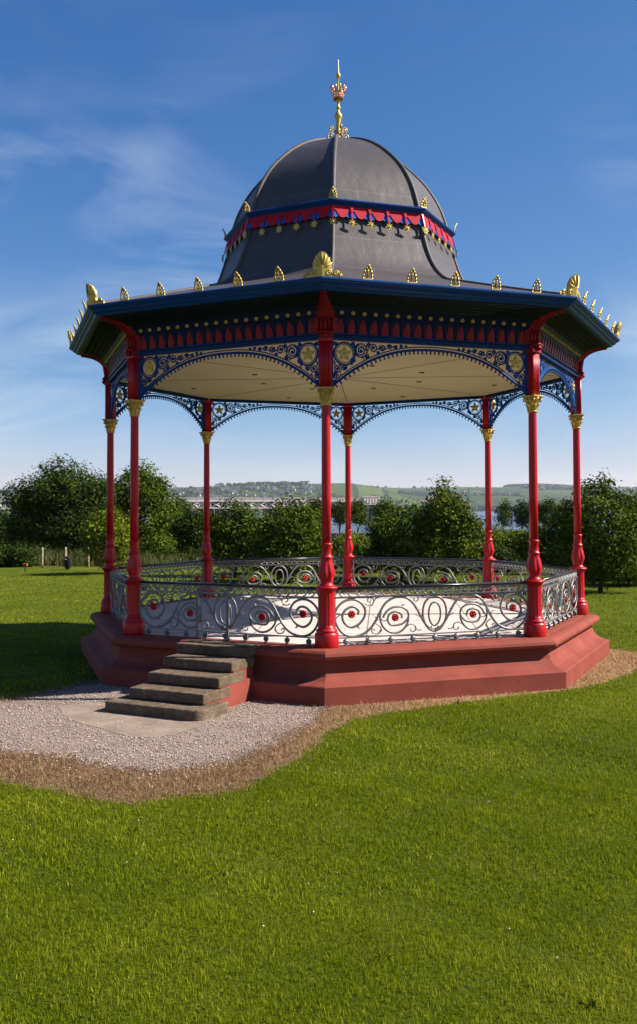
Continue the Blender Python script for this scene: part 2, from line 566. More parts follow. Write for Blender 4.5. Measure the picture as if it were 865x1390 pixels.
for k in range(8):          # two rows of leaves curling out
    for row in (0, 1):
        a = 2 * PI * k / 8 + (PI / 8 if row else 0)
        z0, z1, out = (3.555, 3.655, .055) if row == 0 else (3.62, 3.735, .062)
        r0 = .076 if row == 0 else .084
        d = Vector((math.cos(a), math.sin(a), 0)); t = Vector((-d.y, d.x, 0))
        rows = []
        for i, (f, o_, w) in enumerate([(0, 0, .022), (.4, .004, .030), (.75, .018, .028), (1.0, .045, .020), (.93, out, .010)]):
            c = Vector(CP) + d * (r0 + o_) + Vector((0, 0, z0 + (z1 - z0) * f))
            rows.append((c - t * w, c + d * .006, c + t * w))
        vs = [p for r_ in rows for p in r_]
        fs = []
        for i in range(4):
            for j in range(2):
                fs.append((i * 3 + j, i * 3 + j + 1, i * 3 + j + 4, i * 3 + j + 3))
        mb.add(vs, fs, 0, True)
for k in range(4):          # volutes at the corners of the abacus
    a = PI / 4 + k * PI / 2
    d = Vector((math.cos(a), math.sin(a), 0))
    pts = []
    for i in range(22):
        th = 1.2 + i * .42; rr = .036 * (1 - i / 26)
        pts.append(Vector(CP) + d * (.125 + rr * math.cos(th)) + Vector((0, 0, 3.725 + rr * math.sin(th))))
    mb.tube(pts, .0095, 6, sx=1.9)
    mb.tube([Vector(CP) + d * .082 + Vector((0, 0, 3.62)), Vector(CP) + d * .098 + Vector((0, 0, 3.70)), Vector(CP) + d * .128 + Vector((0, 0, 3.76))], .011, 6)
mb.box((0, -RC, 3.783), (.262, .262, .022), bev=.006)
mb.box((0, -RC, 3.765), (.236, .236, .016), bev=.004)
mb.build('capital', M['gold'], col0)
ring8(col0, 0)

# railings --------------------------------------------------------------
HL = RC * S8 - .115      # half length of a panel between pedestals


def spiral(c, r0, r1, a0, a1, n=40):
    return [(c[0] + (r0 + (r1 - r0) * i / n) * math.cos(a0 + (a1 - a0) * i / n),
             c[1] + (r0 + (r1 - r0) * i / n) * math.sin(a0 + (a1 - a0) * i / n)) for i in range(n + 1)]


def catmull(pts, n=6):
    P = [np.array(p, float) for p in pts]
    P = [2 * P[0] - P[1]] + P + [2 * P[-1] - P[-2]]
    out = []
    for i in range(1, len(P) - 2):
        for j in range(n):
            t = j / n
            out.append(tuple(.5 * ((2 * P[i]) + (-P[i - 1] + P[i + 1]) * t + (2 * P[i - 1] - 5 * P[i] + 4 * P[i + 1] - P[i + 2]) * t * t + (-P[i - 1] + 3 * P[i] - 3 * P[i + 1] + P[i + 2]) * t ** 3)))
    out.append(tuple(P[-2]))
    return out


def px(p):   # a sketch grid for the ironwork drawing -> panel metres
    return ((p[0] - 865) / 482.0, (497 - p[1]) / 545.0 + .115)


SCR1 = [(262, 318), (268, 285), (240, 256), (205, 254), (165, 280), (146, 325), (156, 370), (190, 406), (230, 413), (280, 385), (315, 330), (318, 275), (285, 220),
        (225, 192), (160, 205), (108, 255), (88, 320), (104, 395), (150, 460), (215, 489), (290, 478), (350, 440), (395, 380), (430, 310), (470, 240), (520, 200),
        (585, 184), (650, 200), (700, 250), (740, 320), (775, 390), (815, 440), (862, 462)]
SCR2 = [(598, 372), (606, 340), (590, 312), (555, 302), (515, 318), (494, 352), (502, 392), (540, 414), (590, 408), (640, 380), (658, 340), (640, 295), (590, 268),
        (535, 270), (488, 300), (462, 345), (470, 410), (505, 460), (555, 476), (605, 458), (640, 420), (655, 385)]
SCR2 = [(604, 360), (598, 325), (570, 306), (530, 308), (500, 335), (494, 375), (515, 408), (550, 414), (605, 405), (645, 372), (657, 335), (640, 292), (590, 266), (530, 270), (485, 300), (455, 350)]
SCR2B = [(657, 340), (652, 390), (625, 440), (585, 470), (540, 475), (490, 455), (450, 410), (434, 350), (440, 300)]
OVO = [(865, 478), (818, 455), (783, 398), (770, 325), (783, 250), (820, 203), (865, 189)]
OVI = [(865, 432), (838, 412), (821, 368), (818, 325), (824, 282), (843, 248), (865, 238)]
CURLS = [[(320, 232), (345, 246), (375, 240), (385, 205), (365, 180), (342, 190), (340, 212), (355, 218)], [(372, 248), (395, 200), (425, 180)],
         [(440, 440), (425, 470), (400, 478), (375, 466), (368, 445), (382, 436), (394, 450)], [(400, 395), (430, 415), (445, 450), (415, 480)],
         [(640, 430), (665, 412), (700, 418), (715, 445), (700, 470), (676, 466), (672, 448)], [(705, 440), (730, 462), (758, 460)],
         [(705, 195), (700, 215), (720, 225), (735, 205), (728, 180), (755, 178), (775, 195)], [(150, 312), (120, 318), (92, 345)],
         [(430, 340), (460, 375), (492, 368)], [(270, 405), (262, 418), (278, 424)], [(600, 268), (612, 250), (625, 248)],
         [(700, 250), (715, 285), (742, 296)], [(712, 330), (735, 345), (765, 362)]]
LEAVES = [((425, 330), 70, .058), ((412, 365), 50, .05), ((440, 300), 100, .055), ((400, 345), 130, .045), ((725, 300), -50, .055), ((745, 335), -75, .05), ((765, 372), -55, .05),
          ((450, 262), 60, .035), ((383, 330), 150, .03), ((838, 440), 60, .04), ((322, 262), -30, .03)]


def bar2(mb, pts, w, d, mp, mat=0, closed=False):
    P = [mp(u, v, 0) for u, v in pts]
    mb.tube(P, 1.0, 8, mat, True, up=(0, 1, 0), sx=w / 2, sy=d / 2, closed=closed)


def leaf2(mb, c, ang, L, mp, t=.02, mat=0):
    ca, sa = math.cos(math.radians(ang)), math.sin(math.radians(ang))
    sh = [(-1, 0), (-.45, .26), (.1, .30), (.6, .16), (1, 0), (.6, -.16), (.1, -.30), (-.45, -.26)]
    mb.prism([(c[0] + L / 2 * (x * ca - y * sa), c[1] + L / 2 * (x * sa + y * ca)) for x, y in sh], t, mp, mat)


PA = A0 + .0
mp = fm(PA)
mb = MB()
for sgn in (-1, 1):
    for crv, w in ((SCR1, .038), (SCR2, .034), (SCR2B, .034), (OVO, .036), (OVI, .031)):
        pts = catmull([px(p) for p in crv], 5)
        bar2(mb, [(sgn * -1 * u * (-1 if True else 1) if False else (u if sgn < 0 else -u), v) for u, v in pts], w, .026, mp)
    for crv in CURLS:
        pts = catmull([px(p) for p in crv], 4)
        bar2(mb, [(u if sgn < 0 else -u, v) for u, v in pts], .019, .022, mp)
    for c, a, L in LEAVES:
        u, v = px(c)
        leaf2(mb, (u if sgn < 0 else -u, v), a if sgn < 0 else 180 - a, L, mp, .026)
# rails and the small-scroll band under the handrail
for z, h, d in ((.115, .016, .034), (.700, .014, .03), (.715, .008, .044), (.815, .014, .03)):
    mb.box((0, -PA, z), (2 * HL, d, h))
nu = 24
for i in range(nu):
    u0 = -HL + (i + .5) * 2 * HL / nu
    sg = 1 if i >= nu / 2 else -1
    pts = [(u0 + sg * x, .715 + y) for x, y in [(-.066, .008), (-.035, .022), (-.005, .058), (.028, .086), (.052, .078), (.056, .052), (.036, .040), (.024, .054)]]
    bar2(mb, catmull(pts, 3), .020, .022, mp)
    pts = [(u0 + sg * x, .715 + y) for x, y in [(-.02, .040), (-.045, .060), (-.062, .090)]]
    bar2(mb, catmull(pts, 3), .017, .018, mp)
    mb.sphere((u0 - sg * .022, -PA, .742), .011, 6, 4)
for sgn in (-1, 1):
    mb.box((sgn * (HL - .01), -PA, .46), (.018, .03, .72))
rail0 = part(mb, 'railing', M['silver'], side_rz(0))
mb = MB()
mb.tube([(-HL - .01, -PA, .845), (HL + .01, -PA, .845)], .027, 12, sx=1.25, sy=.7)
mb.box((0, -PA, .829), (2 * HL, .05, .010))
mb.build('handrail', M['black'], rail0)
mb = MB()        # one red rosette, seen from both sides
for s_ in (-1, 1):
    mb.sphere((0, s_ * .022, 0), .017, 10, 6, s=(1, .8, 1))
    for k in range(10):
        a = 2 * PI * k / 10
        mb.sphere((.040 * math.cos(a), s_ * .012, .040 * math.sin(a)), .0185, 8, 5, s=(1, .65, 1))
mb.tube([(0, -.012, 0), (0, .012, 0)], .044, 16)
ros_mesh = None
for (x, y) in ((216, 312), (552, 352)):
    for sgn in (-1, 1):
        u, v = px((x, y))
        loc = (u if sgn < 0 else -u, -PA, v)
        if ros_mesh is None:
            o = mb.build('rosette', M['red'], rail0, loc); ros_mesh = o
        else:
            o = ros_mesh.copy(); COL.objects.link(o); o.location = loc
mb = MB()        # one cast foot boss under the bottom rail
mb.box((0, 0, .052), (.018, .018, .104))
mb.tube([(0, -.016, .058), (0, .016, .058)], .040, 14)
for k in range(5):
    a = 2 * PI * k / 5 + .3
    for s_ in (-1, 1):
        mb.sphere((.018 * math.cos(a), s_ * .017, .058 + .018 * math.sin(a)), .011, 6, 4)
mb.box((0, 0, .010), (.05, .045, .012))
f0 = None
for i in range(9):
    loc = ((-1 + 2 * (i + .5) / 9) * HL, -PA, 0)
    if f0 is None: f0 = mb.build('foot', M['silver'], rail0, loc)
    else:
        o = f0.copy(); COL.objects.link(o); o.location = loc
rails = ring8(rail0, side_rz(0))
gate = rails[7]   # the side above the steps carries a gate with flat posts
mb = MB()
mb.box((0, 0, .41), (.020, .040, .83), bev=.003)
mb.box((0, 0, .012), (.07, .09, .024), bev=.004)
g0 = None
for u in (-.50, .05):
    for du in (0, .026):
        loc = (u + du, -PA - .03, 0)
        if g0 is None:
            g0 = mb.build('gate_post', M['silver'], gate, loc)
        else:
            o = g0.copy(); COL.objects.link(o); o.location = loc

# beam, spandrel lacework, stars -----------------------------------------
BL = RC * S8 - .07
mb = MB()
mb.box((0, -A0, 4.552), (2 * BL, .10, .085))
mb.box((0, -A0 - .055, 4.515), (2 * BL, .03, .020))
mb.box((0, -A0 - .06, 4.588), (2 * BL, .04, .024))
o = part(mb, 'beam', paint('beam_blue_paint', (.002, .024, .10), .42, var=.12, bstr=.03), side_rz(0)); ring8(o, side_rz(0))
SL = RC * S8 - .090
TOPZ = 4.505


def arch_z(u):
    f = abs(u) / SL
    return TOPZ - .075 - .62 * f ** 2.35


mb = MB()
n = 64
us = [-SL + .01 + (2 * SL - .02) * i / n for i in range(n + 1)]
bar2(mb, [(u, arch_z(u)) for u in us], .040, .050, mp)
bar2(mb, [(u, arch_z(u) + .045) for u in us if arch_z(u) + .045 < TOPZ], .019, .032, mp)
nt_ = 46
for i in range(nt_):       # little pendants under the arch
    u = -SL + .05 + (2 * SL - .1) * i / (nt_ - 1)
    sl = (arch_z(u + .01) - arch_z(u - .01)) / .02
    nx, nz = sl / math.hypot(1, sl), -1 / math.hypot(1, sl)
    z = arch_z(u)
    mb.tube([mp(u, z), mp(u + nx * .048, z + nz * .048)], [.020, .009], 6)
    mb.sphere(mp(u + nx * .052, z + nz * .052), .0165, 6, 4)
for sgn in (-1, 1):
    mb.box((sgn * (SL - .006), -PA, 4.15), (.030, .045, .70))
    X = lambda q: sgn * (SL - q)                   # q metres in from the post
    Z = lambda d: TOPZ - d                          # d metres below the beam
    def scroll(q, d, r, turns=1.6, a0=0.0, dirn=1, w=.024):
        pts = spiral((q, -d), r, r * .22, a0, a0 + dirn * turns * 2 * PI, int(22 * turns))
        bar2(mb, [(X(u), TOPZ + v) for u, v in pts], w, .024, mp)
        mb.sphere(mp(X(q), Z(d)), r * .26, 8, 5)
    def ringc(q, d, r, w=.022):
        bar2(mb, [(X(q + r * math.cos(2 * PI * i / 36)), Z(d + r * math.sin(2 * PI * i / 36))) for i in range(36)], w, .030, mp, closed=True)
    ringc(.205, .195, .165, .032); ringc(.205, .195, .135, .012)
    ringc(.465, .135, .100, .024); scroll(.465, .135, .085, 1.7, 2.0, 1)
    ringc(.455 + .0, .135, .072, .010)
    scroll(.665, .095, .072, 1.6, 3.3, -1); scroll(.815, .075, .052, 1.5, 2.5, 1); scroll(.93, .060, .040, 1.4, 3.0, -1)
    scroll(1.03, .050, .030, 1.3, 2.6, 1); scroll(1.12, .042, .024, 1.3, 3.0, -1); scroll(1.20, .038, .020, 1.3, 3.0, 1)
    scroll(.095, .415, .068, 1.6, 1.2, -1); scroll(.205, .395, .042, 1.5, 4.0, 1); scroll(.062, .525, .044, 1.5, 1.0, 1); scroll(.045, .61, .028, 1.3, 1.0, -1)
    scroll(.345, .290, .046, 1.4, 4.6, -1); scroll(.345, .060, .042, 1.4, 1.0, 1); scroll(.055, .045, .034, 1.3, 0.5, -1); scroll(.560, .215, .038, 1.4, 4.0, 1)
    scroll(.580, .045, .032, 1.3, 1.5, -1); scroll(.74, .155, .026, 1.3, 4.0, 1)
    for q, d, a, L in ((.36, .20, 40, .08), (.31, .34, 60, .07), (.56, .12, 20, .08), (.745, .10, 15, .07), (.05, .34, 90, .07), (.14, .50, 110, .06), (.87, .085, 10, .06), (.36, .13, -30, .06),
                       (.98, .06, 10, .05), (.05, .47, 90, .06), (.5, .25, 40, .06)):
        leaf2(mb, (X(q), Z(d)), (a if sgn > 0 else 180 - a), L, mp, .022)
sp0 = part(mb, 'spandrel', M['blue'], side_rz(0))
mb = MB()     # pierced five-petalled gilded star
for s_ in (-1, 1):
    mb.sphere((0, s_ * .016, 0), .026, 10, 6, s=(1, .8, 1))
    for k in range(5):
        a = PI / 2 + 2 * PI * k / 5
        c, s = math.cos(a), math.sin(a)
        mb.prism([(c * .02 - s * .022, s * .02 + c * .022), (c * .075 - s * .026, s * .075 + c * .026), (c * .118, s * .118), (c * .075 + s * .026, s * .075 - c * .026), (c * .02 + s * .022, s * .02 - c * .022)],
                 .018, lambda u, v, w: (u, s_ * (.008 + w), v))
        mb.sphere((c * .07, s_ * .020, s * .07), .016, 8, 5, s=(1, .7, 1))
        a2 = a + PI / 5
        mb.sphere((math.cos(a2) * .050, s_ * .010, math.sin(a2) * .050), .010, 8, 5, s=(1, .6, 1))
st0 = None
for sgn in (-1, 1):
    loc = (sgn * (SL - .205), -PA, TOPZ - .195)
    if st0 is None: st0 = mb.build('star_boss', M['gold'], sp0, loc)
    else:
        o = st0.copy(); COL.objects.link(o); o.location = loc
ring8(sp0, side_rz(0))

# cove under the eaves -----------------------------------------------------
COVE = [(.030, 4.600), (.036, 4.66), (.045, 4.73), (.062, 4.80), (.088, 4.862), (.125, 4.915), (.175, 4.962), (.24, 5.003), (.33, 5.040), (.45, 5.068), (.585, 5.086)]


def cove_at(s):     # s 0..1 along the list
    s = s * (len(COVE) - 1); i = min(int(s), len(COVE) - 2); f = s - i
    return tuple(COVE[i][j] * (1 - f) + COVE[i + 1][j] * f for j in (0, 1))


def cove_z(z):
    for i in range(len(COVE) - 1):
        if COVE[i][1] <= z <= COVE[i + 1][1]:
            f = (z - COVE[i][1]) / (COVE[i + 1][1] - COVE[i][1])
            return COVE[i][0] * (1 - f) + COVE[i + 1][0] * f
    return COVE[-1][0]


mb = MB()
vs, fs, mi = [], [], []
for d, z in COVE:
    h = (A0 + d) * T8
    vs += [(-h, -A0 - d, z), (h, -A0 - d, z)]
for i in range(len(COVE) - 1):
    mb.add([vs[2 * i], vs[2 * i + 1], vs[2 * i + 3], vs[2 * i + 2]], [(0, 1, 2, 3)], 0 if i < 6 else 1, True)
NT = 18
SP = 2 * (BL - .05) / NT
for i in range(NT + 1):   # raised ribs between the tongues
    u = -(BL - .05) + i * SP
    pts = []
    for z in (4.600, 4.66, 4.73, 4.79, 4.83):
        pts.append((u, -A0 - cove_z(z) - .006, z))
    mb.tube(pts, [.014, .014, .013, .011, .004], 6, 0)
    mb.tube([(u - SP / 2, -A0 - cove_z(4.846) - .004, 4.846), (u + SP / 2, -A0 - cove_z(4.846) - .004, 4.846)] if i < NT else [(u - .01, -A0 - cove_z(4.846), 4.846), (u, -A0 - cove_z(4.846), 4.846)], .006, 6, 0)
# faint cast diaper on the outer soffit
for j, s_ in enumerate((.66, .74, .82, .9, .97)):
    d, z = cove_at(s_)
    h = (A0 + d) * T8 - .05
    mb.tube([(-h, -A0 - d, z - .004), (h, -A0 - d, z - .004)], .007, 5, 1)
for i in range(40):
    u = -1.62 + i * 3.24 / 39
    mb.tube([(u, -A0 - cove_at(s_)[0], cove_at(s_)[1] - .003) for s_ in (.62, .7, .8, .9, .98)], .005, 4, 1)
cv0 = part(mb, 'cove_panel', [M['navy'], M['green']], side_rz(0))


def tongue(mb, u):
    w = SP * .33
    prev = None
    for z, k in [(4.606, 1.0), (4.66, 1.0), (4.70, .93), (4.74, .76), (4.775, .5), (4.80, .22), (4.815, .02)]:
        y = -A0 - cove_z(z) - .009
        cur = ((u - w * k, y, z), (u, y - .004, z), (u + w * k, y, z))
        if prev:
            mb.add([prev[0], prev[1], prev[2], cur[0], cur[1], cur[2]], [(0, 1, 4, 3), (1, 2, 5, 4)])
        prev = cur


def stud(mb, u):
    z = 4.895; y = -A0 - cove_z(z) - .004
    mb.sphere((u, y, z), .036, 10, 6, s=(1, .5, .85))
    for k in range(6):
        a = k * PI / 3
        mb.sphere((u + .024 * math.cos(a), y - .012, z + .022 * math.sin(a)), .012, 6, 4)


US = [-(BL - .05) + (i + .5) * SP for i in range(NT)]
coves = ring8(cv0, side_rz(0))
mt = MB(); tongue(mt, 0); ms_ = MB(); stud(ms_, 0)
t0 = g0 = None
for k in (0, 1, 6, 7):            # the four sides the photograph shows
    for u in US:
        if t0 is None:
            t0 = mt.build('tongue', M['deepred'], coves[k], (u, 0, 0)); g0 = ms_.build('stud', M['gold'], coves[k], (u, 0, 0))
        else:
            for q in (t0, g0):
                o = q.copy(); COL.objects.link(o); o.parent = coves[k]; o.location = (u, 0, 0)
for fn, nm, mt_ in ((tongue, 'tongue', 'deepred'), (stud, 'stud', 'gold')):   # those on the far sides
    mb = MB()
    for k in (2, 3, 4, 5):
        m2 = MB()
        for u in US: fn(m2, u)
        c, s_ = math.cos(side_rz(k)), math.sin(side_rz(k))
        m2.v = [(x * c - y * s_, x * s_ + y * c, z) for x, y, z in m2.v]
        for f, a, b in zip(m2.f, m2.m, m2.s):
            pass
        b0 = len(mb.v); mb.v += m2.v; mb.f += [[q + b0 for q in f] for f in m2.f]; mb.m += m2.m; mb.s += m2.s
    tag(part(mb, nm, M[mt_]), kind='stuff')

# red acanthus brackets at the corners
def br_pt(s):
    d, z = cove_at(s)
    return Vector((0, -(A0 + d) / C8 - .035, z - .004))


mb = MB()
rows = []
K = 30
pts_c = [Vector((0, -RC - .085, 4.515)), Vector((0, -RC - .095, 4.56))] + [br_pt(s / 20) for s in range(0, 20)]
n = len(pts_c)
for i, p in enumerate(pts_c):
    f = i / (n - 1)
    w = (.085 if f < .08 else .165 if f < .36 else .105 * (1 - f) / .6 + .045)
    lob = 1 + (.0 if f < .36 else .24 * math.sin(f * 52))
    t = (pts_c[min(i + 1, n - 1)] - pts_c[max(i - 1, 0)]).normalized()
    nrm = Vector((0, -t.z, t.y)) if True else None
    if nrm.y > 0: nrm = -nrm
    ww = w * lob
    rows.append([p + Vector((-ww, 0, 0)) - nrm * .03 + Vector((0, T8 * 0 + abs(ww) * T8 * .9, 0)), p + Vector((-ww * .62, 0, 0)) + nrm * .012 + Vector((0, ww * .62 * T8 * .8, 0)), p + Vector((-ww * .3, 0, 0)) - nrm * .002,
                 p + nrm * .032, p + Vector((ww * .3, 0, 0)) - nrm * .002, p + Vector((ww * .62, 0, 0)) + nrm * .012 + Vector((0, ww * .62 * T8 * .8, 0)), p + Vector((ww, 0, 0)) - nrm * .03 + Vector((0, abs(ww) * T8 * .9, 0))])
vs = [p for r in rows for p in r]
fs = [(i * 7 + j, i * 7 + j + 1, i * 7 + 7 + j + 1, i * 7 + 7 + j) for i in range(n - 1) for j in range(6)]
mb.add(vs, fs, 0, True)
for i in range(-2, 3):   # reeding on the lower block
    mb.tube([(i * .055, -RC - .115 + abs(i) * .02, 4.60), (i * .055, -RC - .118 + abs(i) * .02, 4.70), (i * .055, -RC - .14 + abs(i) * .02, 4.82)], .020, 8)
mb.tube([(-.13, -RC - .10, 4.595), (0, -RC - .15, 4.60), (.13, -RC - .10, 4.595)], .022, 8)
mb.sphere((0, -RC - .13, 4.54), .045, 10, 6)
# the arm of the bracket, seen from the side as a solid curved web
side = [(-RC - .02, 4.60)] + [(p.y, p.z) for p in pts_c[2:]] + [(-5.16, 5.085), (-RC - .30, 5.04), (-RC - .02, 4.9)]
mb.prism([(y, z) for y, z in side], .075, lambda u, v, w: (w, u, v))
for i in range(4, 19, 2):    # little leaf curls along the underside
    p = pts_c[i + 2] if i + 2 < n else pts_c[-1]
    mb.sphere(p + Vector((0, -.012, -.012)), .030 - .0007 * i, 8, 5, s=(1.2, 1, 1))
o = part(mb, 'eaves_bracket', M['deepred'], 0); ring8(o, 0)

# ceiling
mb = MB()
octa(mb, [(4.44, 4.560), (4.44, 4.60)])
cl = part(mb, 'ceiling', M['cream'])
mb = MB()
for k in range(4):
    a = -PI / 2 + k * PI / 4
    c, s = math.cos(a), math.sin(a)
    mb.box((0, 0, 4.558 - k * .0004), (8.2, .016, .003), rz=a)
mb.build('board_joint', M['joint'], cl)
v0 = None
mb = MB()
mb.box((0, 0, -.005), (.10, .06, .010), bev=.003)
for i in range(3): mb.box((0, -.016 + i * .016, -.012), (.085, .008, .005))
for k in range(8):
    for r_ in (1.7, 3.4):
        a = -PI / 2 + (k + .5) * PI / 4
        loc = (r_ * math.cos(a), r_ * math.sin(a), 4.559)
        if v0 is None: v0 = mb.build('vent', M['joint'], cl, loc)
        else:
            o = v0.copy(); COL.objects.link(o); o.location = loc

# eaves cornice and roofs ---------------------------------------------------
mb = MB()
octa(mb, [(5.10, 5.090), (5.215, 5.090), (5.235, 5.096), (5.245, 5.112), (5.262, 5.128), (5.300, 5.140), (5.306, 5.150), (5.306, 5.166), (5.330, 5.172), (5.345, 5.186), (5.368, 5.198),
          (5.380, 5.214), (5.380, 5.236), (5.366, 5.246), (5.20, 5.252), (5.15, 5.24)])
part(mb, 'eaves_cornice', M['blue'])


def roof_panel(name, prof, sub=10):
    mb = MB()
    pr = catmull(prof, 4) if len(prof) > 2 else prof
    rows = []
    for r, z in pr:
        a = r * C8; h = r * S8
        rows.append([(-h + 2 * h * j / sub, -a, z) for j in range(sub + 1)])
    vs = [p for r in rows for p in r]
    w = sub + 1
    fs = [(i * w + j, i * w + j + 1, (i + 1) * w + j + 1, (i + 1) * w + j) for i in range(len(rows) - 1) for j in range(sub)]
    mb.add(vs, fs, 0, True)
    o = part(mb, name, M['lead'], side_rz(0))
    return ring8(o, side_rz(0))


def rib(name, prof, r=.034):
    pr = catmull(prof, 4)
    mb = MB()
    mb.tube([(0, -q, z + .004) for q, z in pr], r, 10, up=(1, 0, 0))
    o = part(mb, name, M['leadrib'], 0)
    return ring8(o, 0)


SKIRT = [(5.33, 5.25), (4.6, 5.45), (3.8, 5.68), (3.1, 5.885), (2.80, 5.975)]
LOWER = [(2.80, 5.972), (2.70, 6.03), (2.56, 6.16), (2.43, 6.35), (2.325, 6.58), (2.245, 6.82), (2.18, 7.05), (2.14, 7.30)]
UPPER = [(2.12, 7.36), (2.065, 7.55), (1.975, 7.80), (1.845, 8.05), (1.67, 8.30), (1.44, 8.54), (1.17, 8.77), (.86, 8.97), (.52, 9.12), (.20, 9.20), (.06, 9.215)]
roof_panel('skirt_roof', SKIRT)
rib('skirt_hip', SKIRT, .030)
roof_panel('lower_dome', LOWER)
rib('lower_rib', LOWER, .036)
mb = MB()
octa(mb, [(2.08, 7.262), (2.190, 7.264), (2.205, 7.272), (2.210, 7.290), (2.235, 7.298), (2.245, 7.312), (2.262, 7.322), (2.275, 7.338), (2.275, 7.358), (2.262, 7.368), (2.10, 7.378), (2.05, 7.37)])
part(mb, 'dome_cornice', M['blue'])
roof_panel('upper_dome', UPPER)
rib('upper_rib', UPPER, .038)

# valance: red lobes over a blue backing, straps ending in gold stars -----------
VA = 2.185 * C8
VH = VA * T8
def vm(u, v, w=0.0):      # v measured down from the cornice, flaring out a little
    return (u * (1 + .035 * v / -.3), -VA - w + .075 * v / .3, 7.262 + v)
SEG = 2 * VH / 5
mb = MB()
for i in range(5):
    c = -VH + (i + .5) * SEG; s = SEG / 2
    mb.prism([(c - s, 0), (c - s, -.20), (c - s * .72, -.222), (c - s * .34, -.185), (c, -.16), (c + s * .34, -.185), (c + s * .72, -.222), (c + s, -.20), (c + s, 0)], .008, vm)
va0 = part(mb, 'valance', paint('valance_blue_paint', (.008, .075, .36), .5, var=.1), side_rz(0))
l0 = None
for i in range(5):
    c = -VH + (i + .5) * SEG; s = SEG / 2 - .003
    mb = MB()
    mb.prism([(c - s, -.001), (c - s, -.055), (c - s * .70, -.095), (c - s * .50, -.150), (c - s * .28, -.205), (c, -.222), (c + s * .28, -.205), (c + s * .50, -.150), (c + s * .70, -.095), (c + s, -.055), (c + s, -.001)], .008, vm, mid=.012)
    mb.build('lobe', M['valred'], va0)
for i in range(1, 5):
    c = -VH + i * SEG
    mb = MB()
    mb.prism([(c - .017, -.03), (c - .013, -.27), (c + .013, -.27), (c + .017, -.03)], .010, vm, mid=.024)
    mb.prism([(c - .035, -.0015), (c - .012, -.12), (c + .012, -.12), (c + .035, -.0015)], .006, vm, mid=.033)
    mb.build('strap', M['valred'], va0)
def star_mb():
    mb = MB()
    poly = []
    for k in range(16):
        a = PI / 2 + k * PI / 8
        r = .080 if k % 2 == 0 else .034
        poly.append((r * math.cos(a), r * math.sin(a)))
    mb.prism(poly, .012, lambda u, v, w: (u, -w, v))
    mb.sphere((0, -.008, 0), .020, 8, 5, s=(1, .7, 1)); mb.sphere((0, .008, 0), .018, 8, 5, s=(1, .7, 1))
    return mb
s0 = None
for i in range(1, 5):
    p = vm((-VH + i * SEG), -.315, .024)
    if s0 is None: s0 = star_mb().build('star', M['gold'], va0, p)
    else:
        o = s0.copy(); COL.objects.link(o); o.location = p
ring8(va0, side_rz(0))
mb = MB()
cr = lambda u, v, w=0.0: (u, -2.185 - w + .08 * v / .3, 7.262 + v)
mb.prism([(-.022, -.002), (-.014, -.27), (.014, -.27), (.022, -.002)], .012, cr, mid=.022)
cs0 = part(mb, 'corner_strap', M['red'], 0)
star_mb().build('star', M['gold'], cs0, cr(0, -.315, .024))
ring8(cs0, 0)

# gilded crestings -------------------------------------------------------------
def antefix_mb(h=.20, w=.13, lean=.30):
    mb = MB()
    m_ = lambda u, v, k=0.0: (u, -k - lean * v * (v / h) * .9, v)
    out = [(-.5, 0), (-.52, .18), (-.48, .40), (-.34, .66), (-.14, .88), (0, 1.0), (.14, .88), (.34, .66), (.48, .40), (.52, .18), (.5, 0)]
    P = [(x * w, y * h) for x, y in out]
    for i in range(len(P) - 1):
        a, b = P[i], P[i + 1]
        mb.tube([m_(*a), m_(*b)], .0135, 6)
    mb.box((0, 0, .006), (w * 1.12, .032, .022))
    for x, y, x2, y2, r in ((0, .02, 0, .88, .010), (0, .1, -.30, .42, .008), (0, .1, .30, .42, .008), (0, .35, -.24, .64, .008), (0, .35, .24, .64, .008), (-.1, .06, -.42, .16, .008), (.1, .06, .42, .16, .008),
                            (0, .62, -.1, .80, .006), (0, .62, .1, .80, .006)):
        mb.tube([m_(x * w, y * h), m_(x2 * w, y2 * h)], r, 5)
    mb.sphere(m_(0, h * 1.0), .014, 6, 4)
    return mb


EA = 5.345 * C8
a0_ = None
for k in range(8):
    for i in range(5):
        half = EA * T8
        u = (-1 + 2 * (i + 1) / 6) * half
        rz = side_rz(k)
        p = (u * math.cos(rz) + EA * math.sin(rz), u * math.sin(rz) - EA * math.cos(rz), FZ + 5.245)
        if a0_ is None: a0_ = antefix_mb().build('antefix', M['gold'], band, p, rz)
        else:
            o = a0_.copy(); COL.objects.link(o); o.location = p; o.rotation_euler = (0, 0, rz)
# corner acroterion: a shell palmette with scrolled wings along both sides
mb = MB()
def wing(sgn):
    def m_(u, v, k=0.0):
        lean = .16 * v * v / .36 + k
        return (sgn * (u * C8) , u * S8 - lean, v)
    return m_
for sgn in (-1, 1):
    m_ = wing(sgn)
    body = [(0, 0), (.135, 0), (.15, .05), (.14, .10), (.145, .17), (.125, .235), (.09, .29), (.045, .325), (0, .335)]
    mb.prism(body, .03, m_)
    for k in range(4):
        a = PI / 2 - k * .42
        mb.tube([m_(.0, .12, .012), m_(.085 * math.cos(a), .12 + .09 * math.sin(a), .022), m_(.155 * math.cos(a), .14 + .18 * math.sin(a), .014)], [.008, .016, .010], 6)
    mb.prism([(.13, 0), (.285, 0), (.28, .03), (.25, .06), (.20, .075), (.15, .06)], .026, m_)
    for (u, v, r) in ((.10, .055, .048), (.215, .055, .040), (.275, .028, .022)):
        pts = [m_(a_, b_, .018) for a_, b_ in spiral((u, v), r, r * .2, -.5, 8.6, 26)]
        mb.tube(pts, .010, 6)
o = mb.build('corner_antefix', M['gold'], band, (0, -5.345, FZ + 5.245), 0)
